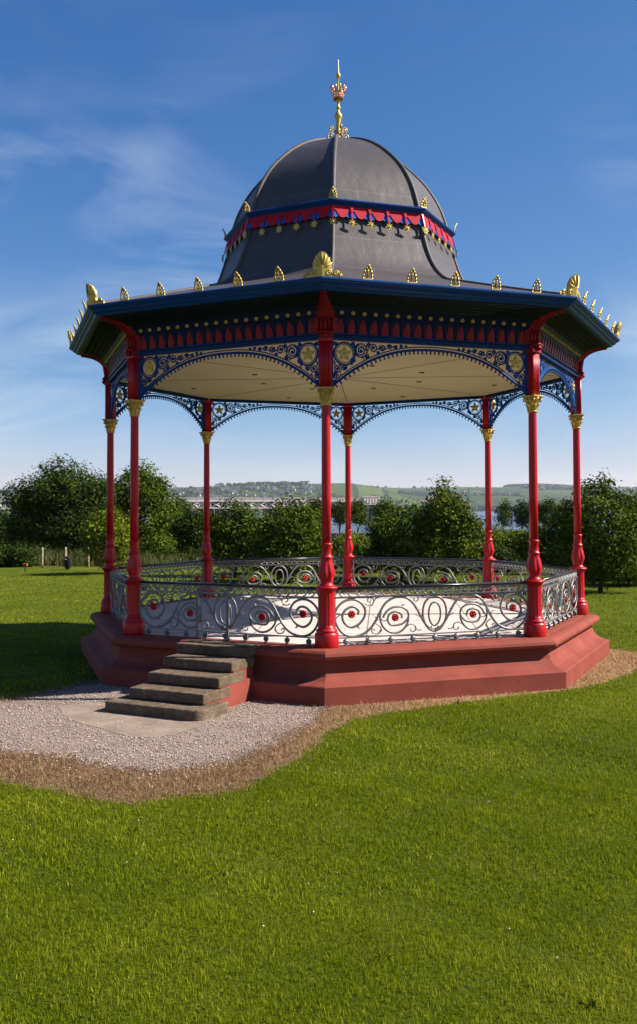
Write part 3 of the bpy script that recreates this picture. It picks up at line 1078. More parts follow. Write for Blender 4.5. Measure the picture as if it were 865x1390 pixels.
# rotate copies about the axis: corner positions
for k in range(1, 8):
    rz = vert_rz(k)
    c = o.copy(); COL.objects.link(c)
    c.location = (5.345 * math.sin(rz), -5.345 * math.cos(rz), FZ + 5.245); c.rotation_euler = (0, 0, rz)
d0 = None
for k in range(8):
    rz = vert_rz(k); r_ = 2.235
    p = (r_ * math.sin(rz), -r_ * math.cos(rz), FZ + 7.368)
    if d0 is None: d0 = antefix_mb(.175, .115, .38).build('dome_antefix', M['gold'], band, p, rz)
    else:
        o = d0.copy(); COL.objects.link(o); o.location = p; o.rotation_euler = (0, 0, rz)

# finial with crown
mb = MB()
prof = [(.10, 9.19), (.105, 9.215), (.085, 9.24), (.055, 9.26), (.046, 9.30), (.046, 9.36), (.060, 9.375), (.046, 9.39), (.042, 9.60), (.055, 9.63), (.052, 9.66), (.066, 9.69), (.078, 9.725),
        (.074, 9.755), (.050, 9.785), (.030, 9.83), (.026, 9.86), (.048, 9.885), (.050, 9.90), (.026, 9.92), (.024, 9.97), (.040, 10.03), (.052, 10.06), (.028, 10.08), (.017, 10.12), (.015, 10.46),
        (.022, 10.48), (.042, 10.51), (.050, 10.54), (.042, 10.57), (.020, 10.60), (.016, 10.62), (.011, 10.84), (.003, 10.88)]
mb.lathe(prof, 20)
fin = part(mb, 'finial', M['gold'])
mb = MB()
mb.lathe([(.088, 10.06), (.094, 10.055), (.104, 10.10), (.112, 10.15), (.116, 10.18), (.122, 10.19), (.126, 10.20), (.118, 10.20), (.108, 10.18), (.098, 10.12), (.086, 10.075)], 24)
for k in range(10):
    a = 2 * PI * k / 10
    d = Vector((math.cos(a), math.sin(a), 0))
    mb.tube([d * .118 + Vector((0, 0, 10.19)), d * .132 + Vector((0, 0, 10.25)), d * .142 + Vector((0, 0, 10.29)), d * .150 + Vector((0, 0, 10.335))], [.012, .017, .026, .003], 6)
    mb.sphere(d * .110 + Vector((0, 0, 10.135)), .016, 6, 4)
    a2 = a + PI / 10
    d2 = Vector((math.cos(a2), math.sin(a2), 0))
    mb.tube([d2 * .120 + Vector((0, 0, 10.19)), d2 * .13 + Vector((0, 0, 10.245))], [.010, .006], 6)
mb.build('crown', M['copper'], fin)
sc0 = None
for k in range(4):
    mb = MB() if sc0 is None else mb
    if sc0 is None:
        for c, r0 in (((.15, 9.32), .085), ((.13, 9.47), .060)):
            pts = [(0, -u, v) for u, v in spiral(c, r0, .016, -1.9, 7.0, 34)]
            mb.tube(pts, .0125, 6)
        mb.tube([(0, -.045, 9.40), (0, -.09, 9.42), (0, -.12, 9.41)], .011, 6)
        mb.tube([(0, -.23, 9.27), (0, -.18, 9.25), (0, -.05, 9.25)], .012, 6)
        mb.sphere((0, -.15, 9.32), .022, 8, 5); mb.sphere((0, -.13, 9.47), .018, 8, 5)
        sc0 = mb.build('scroll', M['gold'], fin); sc0.rotation_euler = (0, 0, PI / 8)
    else:
        o = sc0.copy(); COL.objects.link(o); o.rotation_euler = (0, 0, PI / 8 + k * PI / 2)

# steps --------------------------------------------------------------------------
STEP = [(-.50, .74, 4.32, 4.80, .00, .13), (-.44, .75, 4.60, 5.22, -.148, .128), (-.41, .79, 4.95, 5.62, -.302, .130), (-.45, .785, 5.33, 6.00, -.455, .130), (-.64, .93, 5.60, 6.30, -.608, .16)]
rzs = side_rz(7)
for i, (u0, u1, a, b, zt, h) in enumerate(STEP):
    mb = MB()
    # worn stone tread: rounded front corners, slightly uneven edge
    rr = .16 if i == 4 else .025
    ol = [(u0, a)]
    m = 8
    for k in range(m + 1):
        t = PI / 2 * k / m
        r2 = .03 if i < 4 else .05
        ol.append((u0 + r2 - r2 * math.cos(t), b - r2 + r2 * math.sin(t)))
    nn = 16
    for k in range(1, nn):
        ol.append((u0 + .06 + (u1 - u0 - .12 - rr) * k / nn, b + .008 * mnoise.noise(Vector((k * .9, i * 3.1, 0)))))
    for k in range(m + 1):
        t = PI / 2 * k / m
        ol.append((u1 - rr + rr * math.sin(t), b - rr + rr * math.cos(t)))
    ol.append((u1, a))
    c = ((u0 + u1) / 2, (a + b) / 2)
    lay = [(zt - h, 0), (zt - .014, 0), (zt - .004, .006), (zt, .018)]
    vs, fs = [], []
    L = len(ol)
    for z, ins in lay:
        for (u, w) in ol:
            du, dw = u - c[0], w - c[1]
            vs.append((c[0] + du * (1 - ins / abs(u1 - u0) * 2), -(c[1] + dw * (1 - ins / abs(b - a) * 2)), z + .004 * mnoise.noise(Vector((u * 3, w * 3, i)))))
    for l in range(3):
        for k in range(L):
            k2 = (k + 1) % L
            fs.append((l * L + k, l * L + k2, (l + 1) * L + k2, (l + 1) * L + k))
    fs.append(tuple(range(3 * L, 4 * L))); fs.append(tuple(range(L - 1, -1, -1)))
    mb.add(vs, fs)
    part(mb, 'stone_step', M['stone'], rzs)
mb = MB()     # painted masonry carrying the treads
for i, (u0, u1, a, b, zt, h) in enumerate(STEP[0:4]):
    z1 = zt - h - .001
    mb.box(((u0 + u1) / 2, -(4.62 + b - .05) / 2 , (z1 - .78) / 2), (u1 - u0 - .02 + i * .002, b - .05 - 4.62, z1 + .78))
part(mb, 'step_base', M['terra'], rzs)

# ================================================================= the ground
def smooth(a, b, x):
    t = np.clip((x - a) / (b - a), 0, 1)
    return t * t * (3 - 2 * t)


def ground_z(x, y):
    x = np.asarray(x, float); y = np.asarray(y, float)
    base = -1.45 * smooth(27, 60, y)
    und = .035 * np.sin(x * .31 + 1.3) * np.sin(y * .23 + .4) + .02 * np.sin(x * .9 + y * .7)
    near = smooth(5.0, 9.0, np.hypot(x, y + 3.0))
    return base + und * near


def axis(lo, hi, mid0, mid1, fine, coarse):
    a = list(np.arange(mid0, mid1, fine))
    l = mid0; s = fine; left = []
    while l > lo:
        s = min(s * 1.25, coarse); l -= s; left.append(l)
    r = mid1; s = fine; right = []
    while r < hi:
        right.append(r); s = min(s * 1.25, coarse); r += s
    return np.array(left[::-1] + a + right + [max(r, hi)])


xs = axis(-900, 900, -30, 30, .5, 60); ys = axis(-60, 105, -20, 60, .5, 8)
GX, GY = np.meshgrid(xs, ys)
V = np.stack([GX, GY, ground_z(GX, GY)], -1).reshape(-1, 3)
nx, ny = len(xs), len(ys)
ii = (np.arange(ny - 1)[:, None] * nx + np.arange(nx - 1)[None, :]).ravel()
F = np.stack([ii, ii + 1, ii + nx + 1, ii + nx], -1)
YEND = ys[-1]
o = np_mesh('lawn', V, F, M['lawn'], smooth=True); tag(o, kind='structure')


def outline(poly, jit, sub=6):
    pts = catmull(poly + [poly[0]], sub)[:-1]
    return [(x + jit * mnoise.noise(Vector((x * 2.2, y * 2.2, 3))) + jit * .6 * mnoise.noise(Vector((x * 9, y * 9, 1))), y + jit * mnoise.noise(Vector((x * 2.2, y * 2.2, 9))) + jit * .6 * mnoise.noise(Vector((x * 9, y * 9, 5)))) for x, y in pts]


def sheet(name, poly, z, mat, jit=.0):
    pts = outline(poly, jit)
    mb = MB()
    mb.add([(x, y, z) for x, y in pts], [tuple(range(len(pts)))])
    o = mb.build(name, mat); tag(o, kind='structure')
    return pts


GRAV = [(-4.95, -4.80), (-4.70, -4.45), (-4.44, -4.05), (-4.17, -3.6), (-3.6, -2.9), (-1.5, -3.0), (-.4, -4.5), (-.22, -5.40), (-.50, -6.35), (-.92, -7.45), (-1.35, -8.1), (-1.85, -8.42), (-2.55, -8.28),
        (-3.2, -7.86), (-3.91, -7.55), (-4.9, -7.2), (-5.7, -6.4), (-5.6, -5.3)]
DRY = [(-4.9, -4.4), (-3.6, -2.7), (-1.5, -3.0), (2.0, -3.4), (4.2, -.5), (5.1, .4), (5.55, .10), (5.78, -.50), (5.38, -1.42), (4.88, -2.2), (3.92, -3.42), (2.92, -4.08), (1.88, -4.66), (.78, -5.32), (.12, -5.85),
       (-.20, -6.6), (-.48, -7.6), (-.78, -8.5), (-1.25, -9.05), (-1.75, -9.30), (-2.2, -9.36), (-2.55, -9.24), (-3.0, -8.95), (-3.5, -8.78), (-4.4, -8.4), (-5.6, -7.9), (-6.5, -6.8), (-6.2, -5.2)]
dry_pts = outline(DRY, .09)
grav_pts = outline(GRAV, .10)
SLAB = [(-3.95, -5.12), (-3.72, -5.75), (-3.22, -6.30), (-2.6, -6.86), (-2.25, -6.88), (-1.88, -6.42), (-1.72, -6.02), (-1.9, -5.6), (-3.0, -5.0), (-3.6, -4.85)]
slab_pts = sheet('paving_slab', SLAB, .0105, M['slab'], .06)


def in_poly(x, y, poly):
    P = np.array(poly); c = np.zeros(len(x), bool)
    j = len(P) - 1
    for i in range(len(P)):
        xi, yi = P[i]; xj, yj = P[j]
        cond = ((yi > y) != (yj > y)) & (x < (xj - xi) * (y - yi) / (yj - yi + 1e-12) + xi)
        c ^= cond; j = i
    return c


def oct_in(x, y, r):
    a = np.arctan2(y, x) - ROT
    rr = np.hypot(x, y)
    k = (a + PI / 2) % (PI / 4) - R8
    return rr * np.cos(k) < r * C8


def soft_in(x, y, poly, sig, k=7):
    """share of jittered points that fall inside: a soft edge"""
    P = np.array(poly); x0, y0 = P.min(0) - 4 * sig; x1, y1 = P.max(0) + 4 * sig
    near = (x > x0) & (x < x1) & (y > y0) & (y < y1)
    out = np.zeros(len(x))
    xs_, ys_ = x[near], y[near]
    acc = np.zeros(len(xs_))
    for _ in range(k): acc += in_poly(xs_ + rng.normal(0, sig, len(xs_)), ys_ + rng.normal(0, sig, len(xs_)), poly)
    out[near] = acc / k
    return out


# one patch of worn ground: gravel running out into dead grass and soil, then into turf
gx = np.arange(-7.4, 6.2, .04); gy = np.arange(-10.2, 1.2, .04)
GX, GY = np.meshgrid(gx, gy)
V = np.stack([GX, GY, ground_z(GX, GY) + .006], -1).reshape(-1, 3)
pgv = soft_in(V[:, 0], V[:, 1], grav_pts, .16, 14); pdv = soft_in(V[:, 0], V[:, 1], dry_pts, .10, 14)
V[:, 2] -= .05 * (1 - np.clip((np.maximum(soft_in(V[:, 0], V[:, 1], dry_pts, .45, 10), pgv)) * 6, 0, 1))
nx, ny = len(gx), len(gy)
ii = (np.arange(ny - 1)[:, None] * nx + np.arange(nx - 1)[None, :]).ravel()
F = np.stack([ii, ii + 1, ii + nx + 1, ii + nx], -1)
o = np_mesh('gravel_path', V, F, M['worn'], {'gravel': pgv, 'dry': pdv}, smooth=True); tag(o, kind='structure')


def blades(name, x, y, L, W, lean, mat, tint, zoff=0.0):
    n = len(x)
    az = rng.uniform(0, 2 * PI, n); fa = rng.uniform(0, 2 * PI, n)
    ln = np.abs(rng.normal(0, lean, n))
    z0 = ground_z(x, y) + zoff - .004
    dx, dy = np.cos(fa), np.sin(fa)
    sx, sy = np.cos(az) * W / 2, np.sin(az) * W / 2
    V = np.empty((n, 5, 3))
    h1 = L * .55 * np.cos(ln * .6); o1 = L * .55 * np.sin(ln * .6)
    h2 = h1 + L * .45 * np.cos(np.minimum(ln * 1.5, 2.0)); o2 = o1 + L * .45 * np.sin(np.minimum(ln * 1.5, 2.0))
    V[:, 0] = np.stack([x - sx, y - sy, z0], -1); V[:, 1] = np.stack([x + sx, y + sy, z0], -1)
    V[:, 2] = np.stack([x + sx * .8 + dx * o1, y + sy * .8 + dy * o1, z0 + h1], -1); V[:, 3] = np.stack([x - sx * .8 + dx * o1, y - sy * .8 + dy * o1, z0 + h1], -1)
    V[:, 4] = np.stack([x + dx * o2, y + dy * o2, z0 + np.maximum(h2, .004)], -1)
    b = np.arange(n) * 5
    F = np.concatenate([np.stack([b, b + 1, b + 2], -1), np.stack([b, b + 2, b + 3], -1), np.stack([b + 3, b + 2, b + 4], -1)])
    return np_mesh(name, V.reshape(-1, 3), F, mat, {'tint': np.repeat(tint, 5)})


def vnoise(x, y, s, seed=0.0):
    return (np.sin(x * s + 1.7 + seed) * np.sin(y * s * 1.13 + seed * 2) + np.sin((x * .6 + y * .8) * s * 1.9 + seed * 3) * .6 + np.sin((x * .8 - y * .55) * s * 3.1 + seed) * .4) / 2


X, Y, W_, L_ = [], [], [], []
for (y0, y1, dens, w, l) in ((-14.6, -11.5, 7000, .0040, .043), (-11.5, -8.5, 4400, .0055, .043), (-8.5, -4.0, 1500, .009, .044), (-4.0, 4.0, 560, .014, .044), (4.0, 14, 210, .020, .042), (14, 24, 90, .026, .04)):
    d1 = y1 + 18.5
    half = d1 * .335 + 5.5
    n = int(dens * (y1 - y0) * 2 * half)
    x = rng.uniform(-half, half, n); y = rng.uniform(y0, y1, n)
    out = np.abs(x) - (y + 18.5) * .335
    keep = (out < .8) | ((out < 5.5) & (rng.random(n) < .45 - .06 * out))
    x, y = x[keep], y[keep]
    X.append(x); Y.append(y); W_.append(np.full(len(x), w) * rng.uniform(.7, 1.3, len(x))); L_.append(np.full(len(x), l))
X = np.concatenate(X); Y = np.concatenate(Y); W_ = np.concatenate(W_); L_ = np.concatenate(L_)


pd = soft_in(X, Y, dry_pts, .13)
keep = (rng.random(len(X)) > pd * 1.04 - .01) & ~in_poly(X, Y, grav_pts) & ~oct_in(X, Y, 5.14)
x, y = X[keep], Y[keep]
clump = vnoise(x, y, 5.5) + .6 * vnoise(x, y, 14, 2.0)
L = L_[keep] * (1 + .35 * clump) * rng.uniform(.55, 1.3, len(x))
tint = np.clip(.44 + .24 * vnoise(x, y, .75, 1) + .15 * vnoise(x, y, 2.3, 6) + .11 * clump + rng.normal(0, .15, len(x)) + (rng.random(len(x)) < .045) * .5, 0, 1)
thin = rng.random(len(x)) < np.clip(1.05 + .55 * vnoise(x, y, 3.1, 9), .25, 1)
x, y, L, tint = x[thin], y[thin], L[thin], tint[thin]
Wk = W_[keep][thin]
o = blades('lawn_grass', x, y, L, Wk, .62, M['grass'], tint); tag(o, 'short green grass blades covering the lawn', 'grass', kind='stuff')
# straw round the gravel and along the foot of the plinth
n = 130000
x = rng.uniform(-6.6, 5.7, n); y = rng.uniform(-9.6, .6, n)
jx = x + rng.normal(0, .13, n); jy = y + rng.normal(0, .13, n)
pg = soft_in(x, y, grav_pts, .22)
k = in_poly(jx, jy, dry_pts) & ~oct_in(x, y, 5.13) & (rng.random(n) > pg * 1.0 - .008)
x, y = x[k], y[k]
o = blades('dead_grass', x, y, rng.uniform(.025, .085, len(x)), rng.uniform(.004, .009, len(x)), 1.0, M['straw'], np.clip(rng.normal(.5, .22, len(x)) + .38 * np.clip((x + .5) / 2, 0, 1), 0, 1), .008)
tag(o, 'dead straw coloured grass round the gravel and along the plinth foot', 'dead grass', kind='stuff')
# fringe of straw overgrown with green
# loose stones of the gravel
n = 9000
x = rng.uniform(-6.2, .2, n * 2); y = rng.uniform(-9.2, -2.8, n * 2)
k = in_poly(x + rng.normal(0, .20, n * 2), y + rng.normal(0, .20, n * 2), grav_pts) & in_poly(x, y, dry_pts) & (~in_poly(x, y, slab_pts) | (rng.random(len(x)) < .12)) & ~oct_in(x, y, 5.12)
x, y = x[k], y[k]
ico_v = np.array([(1, 0, 0), (-1, 0, 0), (0, 1, 0), (0, -1, 0), (0, 0, 1), (0, 0, -1)], float)
ico_f = np.array([(0, 2, 4), (2, 1, 4), (1, 3, 4), (3, 0, 4), (2, 0, 5), (1, 2, 5), (3, 1, 5), (0, 3, 5)])
m = len(x)
sz = rng.uniform(.006, .015, (m, 1, 1)) * rng.uniform(.6, 1.2, (m, 1, 3)); sz[:, :, 2] *= .7
ang = rng.uniform(0, PI, m)
Vv = ico_v[None] * sz
Vr = Vv.copy(); Vr[..., 0] = Vv[..., 0] * np.cos(ang)[:, None] - Vv[..., 1] * np.sin(ang)[:, None]; Vr[..., 1] = Vv[..., 0] * np.sin(ang)[:, None] + Vv[..., 1] * np.cos(ang)[:, None]
Vr += np.stack([x, y, np.full(m, .014)], -1)[:, None]
Fq = (ico_f[None] + (np.arange(m) * 6)[:, None, None]).reshape(-1, 3)
stm = leaf_mat('loose_gravel_stones', (.15, .11, .09), (.31, .24, .20), (.48, .40, .36), .0, .2)
o = np_mesh('gravel_stones', Vr.reshape(-1, 3), Fq, stm, {'tint': np.repeat(rng.random(m), 6)})
tag(o, 'loose pinkish gravel stones scattered on the path', 'gravel', kind='stuff')
# broad-leaved weeds and clover in the turf
n = 80
wx = rng.uniform(-8, 8, n); wy = rng.uniform(-14, 6, n)
k = ~in_poly(wx, wy, dry_pts) & ~oct_in(wx, wy, 5.3) & (np.abs(wx) < (wy + 18.5) * .36 + .5)
wx, wy = np.repeat(wx[k], 13), np.repeat(wy[k], 13)
wx = wx + rng.normal(0, .030, len(wx)); wy = wy + rng.normal(0, .030, len(wy))
o = blades('weeds', wx, wy, rng.uniform(.04, .075, len(wx)), rng.uniform(.012, .024, len(wx)), .95, M['leafyel'], np.clip(rng.normal(.5, .2, len(wx)), 0, 1), .006)
tag(o, 'small broad-leaved weeds growing in the lawn', 'weeds', kind='stuff')
# daisies and clover heads
n = 260
x = rng.uniform(-7, 7, n); y = rng.uniform(-13.5, 12, n)
k = ~in_poly(x, y, dry_pts) & ~oct_in(x, y, 5.3) & (np.abs(x) < (y + 18.5) * .36 + .5) & (vnoise(x, y, .9, 4) > -.1)
x, y = x[k], y[k]
mb = MB()
for a, b in zip(x, y):
    r = random.uniform(.005, .009)
    z = float(ground_z(a, b)) + random.uniform(.035, .055)
    mb.lathe([(0, -.004), (r, .002), (r * .5, .005), (0, .006)], 6, c=(a, b, z))
o = mb.build('daisies', paint('daisy_petals', (.55, .53, .45), .7)); tag(o, 'tiny white daisies dotted over the lawn', 'daisies', kind='stuff')

# ============================================================ plants and trees
FPX = 1291.68


def at(pxx, depth): return CAM.x + (pxx - 432.5) / FPX * depth - .0151 * depth
def hz(pxx, pyy, depth): return CAM.z - (pyy - 691.4 + (pxx - 432.5) * .0034) / FPX * depth


def leaf_cloud(centers, radii, nclump, per, leaf, spread, squash=.8, inner=.25):
    """leaf-sized rhombs in clumps over (and some inside) a cluster of lobes; the clump centres that sink deep inside another lobe are dropped"""
    centers = np.array(centers); radii = np.array(radii)
    area = radii[:, 0] * radii[:, 2]
    idx = rng.choice(len(centers), nclump, p=area / area.sum())
    d = rng.normal(0, 1, (nclump, 3)); d /= np.linalg.norm(d, axis=1)[:, None]
    rad = np.where(rng.random(nclump) < inner, rng.uniform(.25, .8, nclump), rng.uniform(.82, 1.08, nclump))
    C = centers[idx] + d * radii[idx] * rad[:, None]
    q = np.min(np.linalg.norm((C[:, None] - centers[None]) / radii[None], axis=2), axis=1)
    keep = (q > .62) | (rng.random(nclump) < .35)
    C, d = C[keep], d[keep]
    nc = len(C)
    ct = np.clip(rng.normal(.5, .17, nc), 0, 1)
    P = np.repeat(C, per, 0) + rng.normal(0, 1, (nc * per, 3)) * spread * np.array([1, 1, .65])
    dn = np.repeat(d, per, 0)
    n = len(P)
    nr = dn * .8 + np.array([0, 0, .5]) + rng.normal(0, .42, (n, 3)); nr /= np.linalg.norm(nr, axis=1)[:, None]
    t = np.cross(nr, rng.normal(0, 1, (n, 3))); t /= np.linalg.norm(t, axis=1)[:, None] + 1e-9
    s = np.cross(nr, t)
    l = leaf * rng.uniform(.6, 1.3, n)[:, None]
    V = np.stack([P - t * l * .5, P + s * l * .32 + nr * l * .06, P + t * l * .5 - nr * l * .10, P - s * l * .32 + nr * l * .06], 1)
    F = np.arange(n * 4).reshape(n, 4)
    tint = np.clip(np.repeat(ct, per) + rng.normal(0, .12, n), 0, 1)
    return V.reshape(-1, 3), F, np.repeat(tint, 4)


def tree(name, label, pxx, depth, wpx, top, bot, mat, cat='tree', trunk=True, group=None, lobes=9, leaf=.17, dens=1.0, shape='round', seed=0, depth_k=.9):
    x, y = at(pxx, depth), CAM.y + depth
    zg = float(ground_z(x, y))
    zt, zb = hz(pxx, top, depth), max(hz(pxx, bot, depth), zg + .05)
    w = wpx / FPX * depth / 2
    r0 = np.random.default_rng(seed + int(pxx * 10))
    root = empty(name, (x, y, zg)); tag(root, label, cat, group)
    zc, h = (zt + zb) / 2 - zg, (zt - zb) / 2
    cen, rad = [(0, 0, zc - .08 * h)], [(w * .70, w * .70 * depth_k, h * .78) if shape != 'dome' else (w * .80, w * .80 * depth_k, h * .86)]
    for i in range(lobes):
        a = 2 * PI * (i + r0.uniform(-.3, .3)) / lobes * 2.4
        f = (i + .5) / lobes
        zz = -.75 + 1.5 * f
        if shape == 'cone': wid = .80 * (1 - max(0, zz)) ** .8 if zz > 0 else .85
        elif shape == 'dome': wid = .95 if zz < .15 else math.sqrt(max(.05, 1 - ((zz - .15) / .85) ** 2)) * .95
        else: wid = math.sqrt(max(.05, 1 - zz * zz)) * .82
        lr = (.40 if shape != 'cone' else .34) * (1 - .3 * abs(zz)) * r0.uniform(.75, 1.2)
        rr = max(0, wid - lr * .6)
        cen.append((w * rr * math.cos(a), w * depth_k * rr * math.sin(a), zc + h * zz * .92 - (h * lr * .35 if zz > .4 else 0)))
        rad.append((w * lr, w * lr * depth_k, max(h, w * .7) * lr * .82))
    cen.append((w * r0.uniform(-.15, .15), 0, zc + h * .72)); rad.append((w * {'cone': .19, 'dome': .42}.get(shape, .32), w * .32, h * .28))
    cen, rad = np.array(cen), np.array(rad)
    vol = w * w + w * h
    ncl = int(dens * 620 * vol / (leaf * leaf * 60) * .55) + 60
    ncl = min(ncl, 9500)
    V, F, T = leaf_cloud(cen, rad, int(ncl * .5), 18, leaf, leaf * 1.45)
    np_mesh('crown' if cat == 'tree' else 'foliage', V, F, mat, {'tint': T}, parent=root)
    mb = MB()
    tr = max(.05, w * .055)
    ht = zc + h * .25
    lean = r0.uniform(-.05, .05)
    mb.tube([(lean * z_, .03 * math.sin(z_), z_) for z_ in np.linspace(-.1, ht, 8)], [tr * 1.35, tr * 1.05] + list(np.linspace(tr, tr * .25, 6)), 9)
    for i in range(7):
        j = r0.integers(1, len(cen))
        z0 = ht * r0.uniform(.35, .8)
        e = Vector(cen[j]); s_ = Vector((lean * z0, 0, z0))
        mid_ = (s_ + e) / 2 + Vector((0, 0, .1 * h))
        mb.tube([s_, mid_, e], [tr * .45, tr * .3, tr * .08], 6)
    mb.build('trunk' if cat == 'tree' else 'stem', M['bark'], root)
    return root


tree('broad_tree', 'tall broad dark tree, farthest left of the big trees beyond the lawn', 84, 60, 146, 623, 762, M['leafdark'], lobes=22, leaf=.19, dens=1.25, shape='dome', seed=1)
tree('round_tree', 'big rounded green tree directly behind the two left red columns', 184, 64, 98, 628, 750, M['leaf'], lobes=18, leaf=.19, dens=1.25, shape='dome', seed=2)
tree('small_tree', 'small bright yellow-green tree at the lawn edge behind the leftmost red column', 145, 41, 64, 693, 768, M['leafyel'], lobes=9, leaf=.13, shape='dome', seed=3)
tree('far_tree', 'slim green tree just right of the big rounded tree at left', 243, 82, 36, 672, 735, M['leaf'], lobes=8, leaf=.2, seed=4)
tree('dark_tree', 'low dark tree behind the thin red column at back left', 264, 58, 70, 690, 768, M['leafdark'], lobes=11, leaf=.17, shape='dome', seed=5)
tree('dark_tree', 'low dark tree at the left edge under the railway bridge', -2, 66, 80, 692, 760, M['leafdark'], lobes=11, leaf=.18, shape='dome', seed=31)
tree('bushy_tree', 'bushy green tree right of the back left red column', 319, 39, 74, 674, 782, M['leaf'], lobes=13, leaf=.135, shape='dome', seed=6)
tree('bushy_tree', 'wide bushy green tree left of the front red column', 391, 36.5, 100, 674, 788, M['leaf'], lobes=15, leaf=.13, dens=1.05, shape='dome', seed=7)
tree('far_tree', 'rounded dark green tree peeping out beside the front red column', 426, 78, 34, 677, 725, M['leafdark'], lobes=7, leaf=.2, seed=8)
tree('street_tree', 'round headed young tree just left of the back middle red column', 461, 97, 27, 679, 713, M['leafdark'], lobes=7, leaf=.2, seed=9)
tree('street_tree', 'round headed young tree just right of the back middle red column', 486, 95, 25, 677, 713, M['leaf'], lobes=7, leaf=.2, seed=10)
tree('far_tree', 'small round green tree beside the dark bridge pier', 522, 80, 30, 676, 722, M['leaf'], lobes=7, leaf=.2, seed=11)
tree('pointed_tree', 'large pointed green tree left of the back right red column', 604, 36, 112, 651, 790, M['leaf'], lobes=20, leaf=.125, dens=1.0, shape='cone', seed=12)
tree('bushy_tree', 'lower bushy tree merging with the large pointed tree on its left', 545, 38, 96, 681, 786, M['leaf'], lobes=14, leaf=.13, shape='dome', seed=13)
tree('street_tree', 'slender young tree against the river just right of the back right red column', 683, 95, 24, 677, 716, M['leaf'], lobes=8, leaf=.17, dens=.6, seed=14)
tree('street_tree', 'young round tree left of the right front red column', 708, 93, 30, 677, 717, M['leafdark'], lobes=8, leaf=.18, dens=.7, seed=15)
tree('street_tree', 'young round tree right of the right front red column', 740, 92, 36, 675, 718, M['leafdark'], lobes=8, leaf=.18, dens=.7, seed=16)
tree('street_tree', 'thin young tree left of the rightmost red column', 762, 94, 26, 681, 720, M['leaf'], lobes=7, leaf=.18, dens=.7, seed=17)
tree('lawn_tree', 'big dark leafy tree on the lawn right of the rightmost red column', 812, 31.5, 108, 644, 794, M['leaf'], lobes=20, leaf=.115, dens=1.0, shape='dome', seed=18)
tree('lawn_tree', 'dark tree cut off by the right edge of the picture', 874, 37, 66, 660, 788, M['leafdark'], lobes=12, leaf=.14, shape='dome', seed=19)
tree('dark_tree', 'dark tree behind the rightmost red column', 766, 40, 54, 692, 788, M['leafdark'], lobes=11, leaf=.14, shape='dome', seed=20)
tree('shrub', 'yellow-green shrub above the railing right of the back right red column', 700, 50, 44, 718, 770, M['leafyel'], 'shrub', lobes=8, leaf=.13, shape='dome', seed=21)
tree('shrub', 'green shrub behind the right front red column', 730, 46, 62, 714, 780, M['leaf'], 'shrub', lobes=9, leaf=.13, shape='dome', seed=22)
tree('shrub', 'olive shrub just behind the back right red column', 670, 55, 36, 714, 768, M['leafyel'], 'shrub', lobes=7, leaf=.14, shape='dome', seed=23)
tree('shrub', 'low wide shrub on the lawn under the dark tree at the right edge', 850, 34, 66, 748, 803, M['leafyel'], 'shrub', lobes=9, leaf=.11, shape='dome', seed=24)
tree('shrub', 'low green shrub below the slim tree at left', 215, 56, 54, 724, 766, M['leaf'], 'shrub', lobes=8, leaf=.14, shape='dome', seed=25)
tree('shrub', 'light olive shrub in front of the two round headed young trees', 474, 62, 62, 724, 768, M['leafyel'], 'shrub', lobes=8, leaf=.14, shape='dome', seed=26)
tree('shrub', 'dark rounded shrub on the lawn edge at the far left', 16, 47, 66, 744, 777, M['leafdark'], 'shrub', lobes=8, leaf=.12, shape='dome', seed=27)
tree('shrub', 'dark shrub between the wide bushy tree and the front red column', 441, 42, 44, 726, 780, M['leafdark'], 'shrub', lobes=8, leaf=.13, shape='dome', seed=28)
tree('shrub', 'dark shrub filling the gap between the two bushy trees', 352, 41, 50, 716, 780, M['leafdark'], 'shrub', lobes=8, leaf=.13, shape='dome', seed=29)
tree('shrub', 'dark shrub under the big lawn tree right of the rightmost red column', 800, 36, 96, 722, 797, M['leafdark'], 'shrub', lobes=10, leaf=.12, shape='dome', seed=30)
tree('shrub', 'dark low shrub beneath the two round headed young trees', 487, 42, 46, 742, 784, M['leafdark'], 'shrub', lobes=8, leaf=.12, shape='dome', seed=32)
tree('shrub', 'dark shrub between the pointed tree and the right front red column', 668, 42, 60, 738, 784, M['leafdark'], 'shrub', lobes=8, leaf=.12, shape='dome', seed=33)

# rough strip of tall dry grass and scrub along the far edge of the lawn
n = 26000
x = rng.uniform(-30, 26, n); y = rng.uniform(28.0, 35.0, n)
hgt = .45 + .35 * vnoise(x, y * .6, .5, 3) + .15 * vnoise(x, y, 1.7, 1)
keepm = (hgt > .12) & (y > 28.2 + .9 * vnoise(x, x * 0, .7, 2))
x, y, hgt = x[keepm], y[keepm], hgt[keepm]
o = blades('rough_grass', x, y, hgt * rng.uniform(.5, 1.5, len(x)), rng.uniform(.03, .06, len(x)), .45, M['scrub'], np.clip(.45 + .2 * vnoise(x, y, .4, 5) + rng.normal(0, .18, len(x)), 0, 1))
tag(o, 'tall dry grass and scrub along the far edge of the lawn', 'rough grass', kind='stuff')
cen, rad = [], []
r0 = np.random.default_rng(5)
for i in range(60):
    xx = r0.uniform(-30, 27); yy = r0.uniform(31, 36.5); r_ = r0.uniform(.5, 1.1)
    cen.append((xx, yy, float(ground_z(xx, yy)) + r_ * .35)); rad.append((r_ * 1.3, r_, r_ * .75))
V, F, T = leaf_cloud(cen, rad, 3600, 8, .13, .15)
o = np_mesh('undergrowth', V, F, M['leafdark'], {'tint': T}); tag(o, 'low dark undergrowth between the trees beyond the lawn', 'undergrowth', kind='stuff')

